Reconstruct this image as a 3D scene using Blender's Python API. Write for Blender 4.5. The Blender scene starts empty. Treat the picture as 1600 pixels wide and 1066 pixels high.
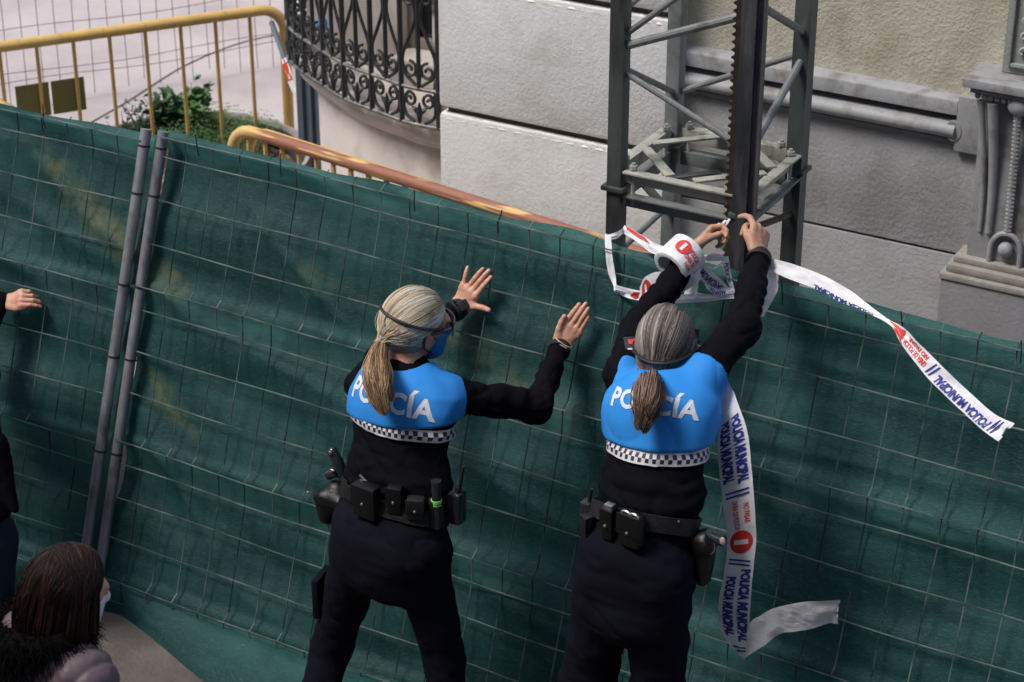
import bpy, bmesh, math, random
import numpy as np
from mathutils import Vector, Matrix
from mathutils.bvhtree import BVHTree
random.seed(7); RNG = np.random.RandomState(11)
R = math.radians
S = bpy.context.scene; COL = S.collection

# ---------------------------------------------------------------- camera, sky, sun, exposure
CAM = np.array([4.915, -5.307, 4.732]); PITCH, YAW, FPX = R(27), R(29.5), 3400.0
cd = bpy.data.cameras.new("camera"); co = bpy.data.objects.new("camera", cd); COL.objects.link(co)
cd.sensor_width = 36; cd.lens = FPX / 1600 * 36; cd.clip_end = 400; cd.clip_start = .1
co.location = CAM; co.rotation_euler = (R(90) - PITCH, 0, YAW); S.camera = co
cd.dof.use_dof = True; cd.dof.focus_distance = 7.0; cd.dof.aperture_fstop = 5.0
w = bpy.data.worlds.new("World"); S.world = w; w.use_nodes = True
nt = w.node_tree; bg = nt.nodes['Background']; sk = nt.nodes.new('ShaderNodeTexSky')
sk.sky_type = 'NISHITA'; sk.sun_disc = False
SUN_EL, SUN_AZ = R(56), R(222)          # azimuth measured from +Y clockwise: the sun stands front left of the fence
sk.sun_elevation = SUN_EL; sk.sun_rotation = SUN_AZ; sk.air_density = 1.0; sk.dust_density = 3.5; sk.ozone_density = .7
nt.links.new(sk.outputs[0], bg.inputs[0]); bg.inputs[1].default_value = .092
sl = bpy.data.lights.new("sun", 'SUN'); sl.energy = 1.7; sl.angle = R(18); sl.color = (1, .975, .945)
so = bpy.data.objects.new("sun", sl); COL.objects.link(so)
sd = Vector((math.sin(SUN_AZ) * math.cos(SUN_EL), math.cos(SUN_AZ) * math.cos(SUN_EL), math.sin(SUN_EL)))
so.rotation_euler = sd.to_track_quat('Z', 'Y').to_euler()
S.view_settings.view_transform = 'Standard'; S.view_settings.look = 'None'
S.view_settings.exposure = 0.88; S.view_settings.gamma = 1

# ---------------------------------------------------------------- surveying helpers (photo pixel -> point on a real plane)
FW = np.array([-math.sin(YAW) * math.cos(PITCH), math.cos(YAW) * math.cos(PITCH), -math.sin(PITCH)])
RT = np.array([math.cos(YAW), math.sin(YAW), 0]); UP = np.cross(RT, FW)
LEAN = R(20); FV = np.array([0, math.sin(LEAN), math.cos(LEAN)]); FN = np.array([0, math.cos(LEAN), -math.sin(LEAN)])
def ray(x, y): return FW * FPX + RT * (x - 800) + UP * (533 - y)
def UY(x, y, Y): r = ray(x, y); return CAM + r * (Y - CAM[1]) / r[1]
def UZ(x, y, Z): r = ray(x, y); return CAM + r * (Z - CAM[2]) / r[2]
def UF(x, y, off=0.): r = ray(x, y); return CAM + r * (off - CAM @ FN) / (r @ FN)
def UD(x, y, d): return CAM + ray(x, y) * d / FPX
def zat(X, Y, py):                       # height on a vertical line where it meets picture row py
    lo, hi = -2., 5.
    for _ in range(50):
        m = (lo + hi) / 2; d = np.array([X, Y, m]) - CAM
        yy = 533 - FPX * (d @ UP) / (d @ FW)
        if yy > py: lo = m
        else: hi = m
    return lo
def nrm(v): v = np.asarray(v, float); return v / np.linalg.norm(v)
V3 = lambda *a: np.array(a, float)

# ---------------------------------------------------------------- numpy value noise
def _h(i, j, k, s):
    n = (i * 374761393 + j * 668265263 + k * 2147483647 + s * 974711) & 0xffffffff
    n = ((n ^ (n >> 13)) * 1274126177) & 0xffffffff
    return ((n ^ (n >> 16)) & 0xffff) / 32768. - 1
def vn(P, sc=1., seed=0):
    P = np.asarray(P, float) * sc; I = np.floor(P).astype(np.int64); f = P - I; f = f * f * (3 - 2 * f); r = 0
    for a in (0, 1):
        for b in (0, 1):
            for c in (0, 1):
                wt = (f[:, 0] if a else 1 - f[:, 0]) * (f[:, 1] if b else 1 - f[:, 1]) * (f[:, 2] if c else 1 - f[:, 2])
                r = r + wt * _h(I[:, 0] + a, I[:, 1] + b, I[:, 2] + c, seed)
    return r

# ---------------------------------------------------------------- materials
MATS = {}
def mat(name, col, rough=.7, var=.0, vscale=8., bump=.0, bscale=60., metal=0., spec=.5, col2=None, cscale=None, detail=6., lo=.4, hi=.6,
        attr=False, stretch=None, trans=0., fine=None, streak=None):
    if name in MATS: return MATS[name]
    m = bpy.data.materials.new(name); m.use_nodes = True; t = m.node_tree; N = t.nodes; L = t.links
    b = N['Principled BSDF']; b.inputs['Roughness'].default_value = rough; b.inputs['Metallic'].default_value = metal
    b.inputs['Specular IOR Level'].default_value = spec
    tc = N.new('ShaderNodeTexCoord'); mp = N.new('ShaderNodeMapping'); L.new(tc.outputs['Object'], mp.inputs[0])
    if stretch: mp.inputs['Scale'].default_value = stretch
    if attr:
        a = N.new('ShaderNodeAttribute'); a.attribute_name = 'col'; src = a.outputs['Color']
    else:
        rg = N.new('ShaderNodeRGB'); rg.outputs[0].default_value = (*col, 1); src = rg.outputs[0]
    if col2:
        n = N.new('ShaderNodeTexNoise'); n.inputs['Scale'].default_value = cscale or vscale; n.inputs['Detail'].default_value = detail
        n.inputs['Roughness'].default_value = .62
        L.new(mp.outputs[0], n.inputs[0]); mr = N.new('ShaderNodeMapRange'); mr.inputs[1].default_value = lo; mr.inputs[2].default_value = hi
        L.new(n.outputs[0], mr.inputs[0]); mx = N.new('ShaderNodeMix'); mx.data_type = 'RGBA'
        L.new(mr.outputs[0], mx.inputs[0]); L.new(src, mx.inputs[6]); mx.inputs[7].default_value = (*col2, 1); src = mx.outputs[2]
    if var:
        n = N.new('ShaderNodeTexNoise'); n.inputs['Scale'].default_value = vscale; n.inputs['Detail'].default_value = 5
        L.new(mp.outputs[0], n.inputs[0]); mr = N.new('ShaderNodeMapRange'); mr.inputs[1].default_value = .25; mr.inputs[2].default_value = .75
        mr.inputs[3].default_value = 1 - var; mr.inputs[4].default_value = 1 + var; L.new(n.outputs[0], mr.inputs[0])
        hs = N.new('ShaderNodeHueSaturation'); L.new(mr.outputs[0], hs.inputs['Value']); L.new(src, hs.inputs['Color']); src = hs.outputs[0]
    if streak:
        for sc_, st_, a_, z_, amt in ((5., (1, 1, .12), .55, .78, streak), (16., (1, 1, .9), .62, .72, streak * .8)):
            mq = N.new('ShaderNodeMapping'); mq.inputs['Scale'].default_value = st_; L.new(tc.outputs['Object'], mq.inputs[0])
            n = N.new('ShaderNodeTexNoise'); n.inputs['Scale'].default_value = sc_; n.inputs['Detail'].default_value = 7; n.inputs['Roughness'].default_value = .65; L.new(mq.outputs[0], n.inputs[0])
            mr = N.new('ShaderNodeMapRange'); mr.inputs[1].default_value = a_; mr.inputs[2].default_value = z_; mr.inputs[4].default_value = amt; L.new(n.outputs[0], mr.inputs[0])
            mx = N.new('ShaderNodeMix'); mx.data_type = 'RGBA'; L.new(mr.outputs[0], mx.inputs[0]); L.new(src, mx.inputs[6]); mx.inputs[7].default_value = (*[c_ * .42 for c_ in (col[0], col[1] * .95, col[2] * .86)], 1); src = mx.outputs[2]
    L.new(src, b.inputs['Base Color'])
    if bump:
        n = N.new('ShaderNodeTexNoise'); n.inputs['Scale'].default_value = bscale; n.inputs['Detail'].default_value = 4
        L.new(mp.outputs[0], n.inputs[0]); bp = N.new('ShaderNodeBump'); bp.inputs['Strength'].default_value = bump; bp.inputs['Distance'].default_value = .01
        L.new(n.outputs[0], bp.inputs['Height'])
        if fine:
            n2 = N.new('ShaderNodeTexNoise'); n2.inputs['Scale'].default_value = fine; n2.inputs['Detail'].default_value = 3
            L.new(tc.outputs['Object'], n2.inputs[0]); b2 = N.new('ShaderNodeBump'); b2.inputs['Strength'].default_value = bump * .6; b2.inputs['Distance'].default_value = .004
            L.new(n2.outputs[0], b2.inputs['Height']); L.new(bp.outputs[0], b2.inputs['Normal']); bp = b2
        L.new(bp.outputs[0], b.inputs['Normal'])
    if trans:
        tr = N.new('ShaderNodeBsdfTranslucent'); L.new(src, tr.inputs[0]); ms = N.new('ShaderNodeMixShader'); ms.inputs[0].default_value = trans
        L.new(b.outputs[0], ms.inputs[1]); L.new(tr.outputs[0], ms.inputs[2]); L.new(ms.outputs[0], N['Material Output'].inputs[0])
    MATS[name] = m; return m

M_white = mat('stucco white', (.61, .615, .615), .9, .07, 5, .32, 75, col2=(.47, .46, .44), cscale=2.6, lo=.52, hi=.72, fine=170, streak=.35)
M_whitetop = mat('stucco edge', (.68, .66, .61), .9, .15, 14, .4, 60, col2=(.20, .16, .11), cscale=13, lo=.52, hi=.7)
M_beige = mat('stucco beige', (.43, .415, .335), .9, .09, 6, .5, 80, col2=(.33, .305, .225), cscale=4, lo=.45, hi=.65, fine=180, streak=.45)
M_grey = mat('render grey', (.275, .275, .282), .85, .09, 4, .4, 60, col2=(.20, .197, .192), cscale=2.2, lo=.47, hi=.66, fine=150, streak=.5)
M_greysmooth = mat('moulding grey', (.255, .26, .27), .6, .10, 9, .15, 50, col2=(.14, .128, .112), cscale=11, lo=.5, hi=.7, streak=.5)
M_baywall = mat('bay wall', (.60, .55, .51), .85, .07, 5, .15, 60, col2=(.40, .36, .33), cscale=3, lo=.5, hi=.7)
M_joint = mat('joint dirt', (.10, .085, .065), .95, .3, 30, .5, 80)
M_iron = mat('wrought iron', (.036, .038, .042), .55, .3, 30, .2, 90, metal=.4)
M_ironrail = mat('rail iron worn', (.20, .19, .18), .55, .3, 25, .2, 90, metal=.3, col2=(.08, .08, .08), cscale=20)
M_yellow = mat('barrier yellow', (.60, .40, .13), .5, .12, 9, .1, 70, col2=(.45, .30, .12), cscale=24, lo=.56, hi=.7)
M_rust = mat('barrier worn rail', (.60, .40, .15), .6, .12, 9, .2, 70, col2=(.27, .105, .06), cscale=3.2, detail=2, lo=.40, hi=.47, stretch=(.6, 3, 14))
_t = M_rust.node_tree; _m = [n for n in _t.nodes if n.type == 'MIX'][0]; _l = _m.inputs[0].links[0].from_socket
_x = _t.nodes.new('ShaderNodeSeparateXYZ'); _c = [n for n in _t.nodes if n.type == 'TEX_COORD'][0]; _t.links.new(_c.outputs['Object'], _x.inputs[0])
_r = _t.nodes.new('ShaderNodeMapRange'); _r.inputs[1].default_value = .10; _r.inputs[2].default_value = .22; _t.links.new(_x.outputs[0], _r.inputs[0])
_k = _t.nodes.new('ShaderNodeMath'); _k.operation = 'MULTIPLY'; _t.links.new(_l, _k.inputs[0]); _t.links.new(_r.outputs[0], _k.inputs[1]); _t.links.new(_k.outputs[0], _m.inputs[0])
M_olive = mat('olive plate', (.17, .155, .035), .5, .1, 6)
M_ground = mat('plaza paving', (.43, .385, .385), .85, .08, 1.2, .3, 20, col2=(.36, .315, .32), cscale=1.6, lo=.42, hi=.66)
M_pave = mat('near pavement', (.125, .108, .097), .9, .1, 3, .5, 60, streak=.4, col2=(.09, .078, .07), cscale=4, lo=.45, hi=.65)
M_soil = mat('soil', (.06, .042, .032), 1, .4, 30, 1., 40, col2=(.25, .17, .13), cscale=26, lo=.5, hi=.62)
M_concrete = mat('concrete', (.30, .29, .27), .9, .12, 10, .4, 60)
M_leaf = mat('leaf', (.06, .14, .035), .6, .35, 30)
M_leafd = mat('leaf dark', (.035, .085, .028), .6, .35, 30)
M_galv = mat('galvanised pole', (.27, .28, .30), .5, .25, 12, .12, 60, metal=.55, col2=(.10, .085, .08), cscale=14, lo=.5, hi=.7, stretch=(1, 1, .4))
M_wire = mat('mesh wire', (.18, .215, .20), .5, .35, 9, metal=.4, col2=(.06, .085, .08), cscale=5, lo=.42, hi=.58)
M_wirev = mat('mesh wire upright', (.13, .17, .155), .55, .35, 9, metal=.3, col2=(.014, .03, .027), cscale=4, lo=.42, hi=.55)
M_wiredark = mat('dark wire', (.07, .065, .07), .6, .2, 9, metal=.4)
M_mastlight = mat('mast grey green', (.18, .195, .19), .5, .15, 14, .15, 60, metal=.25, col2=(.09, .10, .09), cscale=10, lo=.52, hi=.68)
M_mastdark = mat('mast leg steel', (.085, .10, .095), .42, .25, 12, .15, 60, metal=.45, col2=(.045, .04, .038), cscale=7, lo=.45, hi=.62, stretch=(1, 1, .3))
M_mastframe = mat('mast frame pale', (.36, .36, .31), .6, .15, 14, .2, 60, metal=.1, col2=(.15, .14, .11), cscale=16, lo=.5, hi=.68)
M_grease = mat('greased steel', (.045, .048, .054), .33, .3, 18, .25, 60, metal=.55, col2=(.10, .10, .105), cscale=16, stretch=(1, 1, .2))
M_rackm = mat('rack', (.06, .045, .036), .4, .3, 30, .2, 60, metal=.5)
M_black = mat('uniform black', (.0026, .0026, .0045), .85, .2, 6, .25, 420, spec=.10, stretch=(1, 1, .6))
M_trous = mat('uniform navy', (.0038, .0042, .009), .85, .2, 7, .2, 260, spec=.12)
M_vest = mat('vest blue', (.022, .225, .63), .75, .05, 9, .12, 300, spec=.3)
M_vesttrim = mat('vest trim navy', (.012, .016, .05), .7)
M_text = mat('print white', (.62, .64, .68), .6, .08, 60)
M_checkw = mat('checker white', (.55, .52, .54), .6, .08, 60)
M_checkb = mat('checker navy', (.012, .012, .03), .6)
M_leather = mat('duty leather', (.0035, .0035, .004), .45, .3, 40, .2, 90, spec=.45)
M_nylon = mat('nylon', (.004, .004, .0045), .6, .3, 50, .3, 140)
M_brass = mat('snap brass', (.55, .42, .25), .35, metal=.9)
M_steel = mat('shiny steel', (.55, .55, .57), .3, metal=.9)
M_neon = mat('neon green', (.22, .75, .10), .5)
M_skin = mat('skin', (.56, .31, .22), .5, .07, 25, .12, 160, col2=(.46, .20, .13), cscale=22, lo=.48, hi=.68, spec=.4)
M_skinb = mat('skin tan', (.43, .25, .165), .5, .07, 25, .12, 160, col2=(.38, .19, .12), cscale=22, lo=.48, hi=.68, spec=.4)
M_mask = mat('mask blue', (.03, .20, .50), .6, .06, 20)
M_rubber = mat('elastic black', (.01, .01, .011), .6)
M_plastic = mat('smoked plastic', (.02, .024, .03), .2, spec=.6)
M_hair = mat('hair', (.3, .2, .1), .45, attr=True, spec=.3)
M_tape = mat('tape white', (.82, .83, .86), .3, .04, 14, .4, 30, trans=.10, spec=.5)
M_blueink = mat('tape ink blue', (.035, .04, .27), .45)
M_redink = mat('tape ink red', (.62, .045, .035), .45)
M_jacket = mat('puffer mauve', (.155, .108, .12), .5, .1, 12, .15, 60, spec=.4)
M_fur = mat('fur black', (.006, .005, .005), .9, attr=True, spec=.05)
M_jeans = mat('jeans navy', (.008, .013, .035), .85, .2, 20)
M_glass = mat('dark glass', (.02, .023, .028), .12, spec=.8)
M_frame = mat('window frame', (.20, .19, .17), .6, .1, 8)
M_curtain = mat('curtain', (.16, .155, .17), .8, .2, 5)
M_slate = mat('slate sheet', (.10, .125, .165), .5, .1, 6, metal=.2)

# green shade cloth: woven, painted sheen on hem and folds, dirty streaks that cross it
def cloth_mat():
    m = bpy.data.materials.new('shade cloth'); m.use_nodes = True; t = m.node_tree; N = t.nodes; L = t.links; b = N['Principled BSDF']
    b.inputs['Roughness'].default_value = .6; b.inputs['Specular IOR Level'].default_value = .3
    tc = N.new('ShaderNodeTexCoord')
    def noise(sc, det, mscale=(1, 1, 1), rot=(0, 0, 0), rgh=.55):
        mp = N.new('ShaderNodeMapping'); mp.inputs['Scale'].default_value = mscale; mp.inputs['Rotation'].default_value = rot
        L.new(tc.outputs['Object'], mp.inputs[0]); n = N.new('ShaderNodeTexNoise'); n.inputs['Scale'].default_value = sc
        n.inputs['Detail'].default_value = det; n.inputs['Roughness'].default_value = rgh; L.new(mp.outputs[0], n.inputs[0]); return n.outputs[0]
    def ramp(s, a, z, o0=0, o1=1):
        r = N.new('ShaderNodeMapRange'); r.inputs[1].default_value = a; r.inputs[2].default_value = z; r.inputs[3].default_value = o0; r.inputs[4].default_value = o1
        L.new(s, r.inputs[0]); return r.outputs[0]
    def mix(f, a, c):
        x = N.new('ShaderNodeMix'); x.data_type = 'RGBA'; L.new(f, x.inputs[0])
        if isinstance(a, tuple): x.inputs[6].default_value = (*a, 1)
        else: L.new(a, x.inputs[6])
        x.inputs[7].default_value = (*c, 1); return x.outputs[2]
    c = mix(ramp(noise(2.2, 4, (1, 1, 2.5)), .35, .7), (.0062, .044, .043), (.012, .072, .068))
    c = mix(ramp(noise(3.5, 6, (1, 1, 7), (0, R(12), 0)), .55, .85, 0, .5), c, (.04, .15, .14))
    c = mix(ramp(noise(55, 2, (1, 1, 6)), .5, .75, 0, .6), c, (.045, .14, .13))
    # dirt trails in object space, running down to the right
    a = N.new('ShaderNodeAttribute'); a.attribute_name = 'dirt'
    mm = N.new('ShaderNodeMath'); mm.operation = 'MULTIPLY'; L.new(a.outputs['Fac'], mm.inputs[0]); L.new(ramp(noise(14, 6, rgh=.7), .38, .68), mm.inputs[1])
    c = mix(mm.outputs[0], c, (.155, .165, .075))
    a2 = N.new('ShaderNodeAttribute'); a2.attribute_name = 'sheen'; m2 = N.new('ShaderNodeMath'); m2.operation = 'MULTIPLY'; L.new(a2.outputs['Fac'], m2.inputs[0]); L.new(ramp(noise(6, 5, (1, 1, 2)), .3, .7, .2, .85), m2.inputs[1])
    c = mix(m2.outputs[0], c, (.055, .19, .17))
    L.new(c, b.inputs['Base Color'])
    w1 = N.new('ShaderNodeBump'); w1.inputs['Strength'].default_value = .5; w1.inputs['Distance'].default_value = .010; L.new(noise(4.5, 5, (1, 1, 2.6), (0, R(24), 0)), w1.inputs['Height'])
    w2 = N.new('ShaderNodeBump'); w2.inputs['Strength'].default_value = .7; w2.inputs['Distance'].default_value = .004; L.new(noise(160, 2, (1, 1, 3)), w2.inputs['Height'])
    L.new(w1.outputs[0], w2.inputs['Normal']); L.new(w2.outputs[0], b.inputs['Normal'])
    tr = N.new('ShaderNodeBsdfTranslucent'); L.new(c, tr.inputs[0]); ms = N.new('ShaderNodeMixShader'); ms.inputs[0].default_value = .3
    L.new(b.outputs[0], ms.inputs[1]); L.new(tr.outputs[0], ms.inputs[2]); L.new(ms.outputs[0], N['Material Output'].inputs[0]); return m
M_cloth = cloth_mat()

# ---------------------------------------------------------------- object helpers
def tag(o, label=None, cat=None, group=None, kind=None):
    if label: o['label'] = label
    if cat: o['category'] = cat
    if group: o['group'] = group
    if kind: o['kind'] = kind
    return o
def thing(name, label, cat, loc=(0, 0, 0), group=None):
    o = bpy.data.objects.new(name, None); COL.objects.link(o); o.location = Vector(loc); o.empty_display_size = .1
    return tag(o, label, cat, group)
def obj(name, me, m, parent=None, smooth=True):
    if isinstance(me, bmesh.types.BMesh):
        bm = me; me = bpy.data.meshes.new(name); bmesh.ops.recalc_face_normals(bm, faces=bm.faces); bm.to_mesh(me); bm.free()
    for x in (m if isinstance(m, (list, tuple)) else [m]): me.materials.append(x)
    if smooth: me.shade_smooth()
    o = bpy.data.objects.new(name, me); COL.objects.link(o)
    if parent:
        o.parent = parent; q = parent; off = Vector()
        while q: off += q.location; q = q.parent
        me.transform(Matrix.Translation(-off))          # everything is modelled in world coordinates
    return o
def mesh_from(vs, fs, mi=None):
    me = bpy.data.meshes.new('m'); me.from_pydata([tuple(v) for v in vs], [], [tuple(int(i) for i in f) for f in fs])
    if mi is not None: me.polygons.foreach_set('material_index', mi)
    me.update(); return me
def sharp(o, ang=35):
    me = o.data; me.set_sharp_from_angle(angle=R(ang)); return o
class MB:
    """collects shapes into one mesh (world coordinates)"""
    def __init__(s): s.v = []; s.f = []; s.m = []; s.c = []; s.n = 0
    def add(s, vs, fs, mi=0):
        s.v.append(np.asarray(vs, float)); s.f += [tuple(int(i) + s.n for i in f) for f in fs]; s.m += [mi] * len(fs); s.n += len(vs); return s
    def tube(s, pts, r, sides=8, mi=0, closed=False, up=None, cap=True, flat=1.):
        P = np.asarray(pts, float); n = len(P); rr = np.broadcast_to(np.asarray(r, float), (n,))
        T = np.zeros_like(P); T[1:-1] = P[2:] - P[:-2]; T[0] = P[1] - P[0]; T[-1] = P[-1] - P[-2]
        if closed: T[0] = T[-1] = P[1] - P[-2]
        T /= np.linalg.norm(T, axis=1)[:, None] + 1e-12
        u = np.array(up if up is not None else ([0, 0, 1] if abs(T[0][2]) < .9 else [1, 0, 0]), float); vs = []
        for i in range(n):
            u = u - T[i] * (u @ T[i]); u /= np.linalg.norm(u) + 1e-12; w_ = np.cross(T[i], u)
            for k in range(sides):
                a = 2 * math.pi * (k + .5) / sides; vs.append(P[i] + rr[i] * (math.cos(a) * u * flat + math.sin(a) * w_))
        fs = [(i * sides + k, i * sides + (k + 1) % sides, (i + 1) * sides + (k + 1) % sides, (i + 1) * sides + k) for i in range(n - 1) for k in range(sides)]
        if cap and not closed: fs += [tuple(range(sides))[::-1], tuple((n - 1) * sides + k for k in range(sides))]
        return s.add(vs, fs, mi)
    def box(s, c, hx, hy, hz, X=(1, 0, 0), Y=(0, 1, 0), Z=(0, 0, 1), mi=0, bev=0.):
        c, X, Y, Z = map(lambda q: np.asarray(q, float), (c, X, Y, Z))
        bm = bmesh.new(); bmesh.ops.create_cube(bm, size=2)
        for v in bm.verts: v.co = Vector((v.co.x * hx, v.co.y * hy, v.co.z * hz))
        if bev: bmesh.ops.bevel(bm, geom=list(bm.edges), offset=bev, segments=2, affect='EDGES', profile=.6)
        vs = [c + X * v.co.x + Y * v.co.y + Z * v.co.z for v in bm.verts]; bm.verts.index_update()
        fs = [[v.index for v in f.verts] for f in bm.faces]; bm.free(); return s.add(vs, fs, mi)
    def span(s, x0, x1, y0, y1, z0, z1, bev=0., mi=0):
        return s.box(((x0 + x1) / 2, (y0 + y1) / 2, (z0 + z1) / 2), (x1 - x0) / 2, (y1 - y0) / 2, (z1 - z0) / 2, bev=bev, mi=mi)
    def beam(s, a, b, wd, ht, up=(0, 0, 1), mi=0, bev=.0):
        a, b = np.asarray(a, float), np.asarray(b, float); L = np.linalg.norm(b - a); X = (b - a) / L
        Z = np.asarray(up, float); Z = nrm(Z - X * (Z @ X)); Y = np.cross(Z, X)
        return s.box((a + b) / 2, L / 2, wd / 2, ht / 2, X, Y, Z, mi, bev)
    def ball(s, c, r, seg=12, sc=(1, 1, 1), mi=0):
        vs = []; fs = []
        for i in range(seg // 2 + 1):
            th = math.pi * i / (seg // 2)
            for k in range(seg):
                a = 2 * math.pi * k / seg; vs.append(np.asarray(c) + r * np.array([math.sin(th) * math.cos(a), math.sin(th) * math.sin(a), math.cos(th)]) * sc)
        for i in range(seg // 2):
            for k in range(seg): fs.append((i * seg + k, i * seg + (k + 1) % seg, (i + 1) * seg + (k + 1) % seg, (i + 1) * seg + k))
        return s.add(vs, fs, mi)
    def prism(s, prof, a, b, up=(0, 0, 1), mi=0):
        """profile (out, up) swept from a to b; 'out' is to the right of a->b"""
        a, b = np.asarray(a, float), np.asarray(b, float); X = nrm(b - a); U = nrm(up); O = np.cross(X, U); n = len(prof)
        vs = [q + O * p[0] + U * p[1] for q in (a, b) for p in prof]
        fs = [(i, (i + 1) % n, n + (i + 1) % n, n + i) for i in range(n)] + [tuple(range(n))[::-1], tuple(range(n, 2 * n))]
        return s.add(vs, fs, mi)
    def build(s, name, m, parent=None, smooth=True, sh=35, label=None):
        me = mesh_from(np.concatenate(s.v), s.f, s.m); bm = bmesh.new(); bm.from_mesh(me)
        bmesh.ops.recalc_face_normals(bm, faces=bm.faces); bm.to_mesh(me); bm.free()
        o = obj(name, me, m, parent, smooth)
        if smooth and sh: sharp(o, sh)
        if label: o['label'] = label
        return o
def grid_faces(nu, nv): return [(i * nv + j, i * nv + j + 1, (i + 1) * nv + j + 1, (i + 1) * nv + j) for i in range(nu - 1) for j in range(nv - 1)]
def catmull(pts, n):
    P = np.asarray(pts, float); P = np.vstack([2 * P[0] - P[1], P, 2 * P[-1] - P[-2]]); out = []
    m = len(P) - 3
    for q in np.linspace(0, m, n):
        i = min(int(q), m - 1); t = q - i; a, b, c, d = P[i:i + 4]
        out.append(.5 * ((2 * b) + (c - a) * t + (2 * a - 5 * b + 4 * c - d) * t * t + (3 * b - a - 3 * c + d) * t ** 3))
    return np.array(out)
def text_mesh(txt, size, bold=.0, cuts=1, spacing=1.):
    cu = bpy.data.curves.new('t', 'FONT'); cu.body = txt; cu.size = size; cu.offset = bold; cu.align_x = 'CENTER'; cu.align_y = 'CENTER'; cu.space_character = spacing
    cu.resolution_u = 3
    o = bpy.data.objects.new('t', cu); COL.objects.link(o); dg = bpy.context.evaluated_depsgraph_get(); dg.update()
    me = bpy.data.meshes.new_from_object(o.evaluated_get(dg)); bpy.data.objects.remove(o); bm = bmesh.new(); bm.from_mesh(me)
    bmesh.ops.remove_doubles(bm, verts=bm.verts, dist=1e-5); bmesh.ops.triangulate(bm, faces=bm.faces)
    if cuts: bmesh.ops.subdivide_edges(bm, edges=bm.edges, cuts=cuts, use_grid_fill=True)
    bm.verts.index_update(); vs = np.array([v.co[:2] for v in bm.verts]); fs = [[v.index for v in f.verts] for f in bm.faces]; bm.free()
    return vs, fs

# ---------------------------------------------------------------- signed-distance modelling (smooth, continuous bodies and clothes)
def cap(a, b, r0, r1, k=.02): return dict(t='c', a=V3(*a), b=V3(*b), r=(r0, r1), k=k, m=max(r0, r1))
def ecap(a, b, e0, e1, X, k=.03): return dict(t='e', a=V3(*a), b=V3(*b), e=(e0, e1), X=nrm(X), k=k, m=max(*e0, *e1))
def ell(c, rad, axes=None, k=.02): return dict(t='l', a=V3(*c), b=V3(*c), rad=V3(*rad), A=np.array(axes if axes is not None else np.eye(3), float), k=k, m=max(rad))
def pd(p, P):
    a, b = p['a'], p['b']
    if p['t'] == 'l':
        q = (P - a) @ p['A'].T / p['rad']; l = np.sqrt((q * q).sum(-1)) + 1e-9; g = np.sqrt(((q / p['rad']) ** 2).sum(-1)) + 1e-9
        return l * (l - 1) / g
    ab = b - a; L = ab @ ab + 1e-12; t0 = (P - a) @ ab / L; t = np.clip(t0, 0, 1)
    q = P - a - t[..., None] * ab
    if p['t'] == 'c': return np.sqrt((q * q).sum(-1)) - (p['r'][0] + t * (p['r'][1] - p['r'][0]))
    ax = ab / math.sqrt(L); X = nrm(p['X'] - ax * (p['X'] @ ax)); Y = np.cross(ax, X)
    rx = p['e'][0][0] + t * (p['e'][1][0] - p['e'][0][0]); ry = p['e'][0][1] + t * (p['e'][1][1] - p['e'][0][1]); mn = np.minimum(rx, ry)
    u = (q @ X) / rx; v = (q @ Y) / ry; w_ = (q @ ax) / mn
    return (np.sqrt(u * u + v * v + w_ * w_) - 1) * mn
def smin(a, b, k):
    if k <= 0: return np.minimum(a, b)
    h = np.maximum(k - np.abs(a - b), 0) / k; return np.minimum(a, b) - h * h * k * .25
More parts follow.
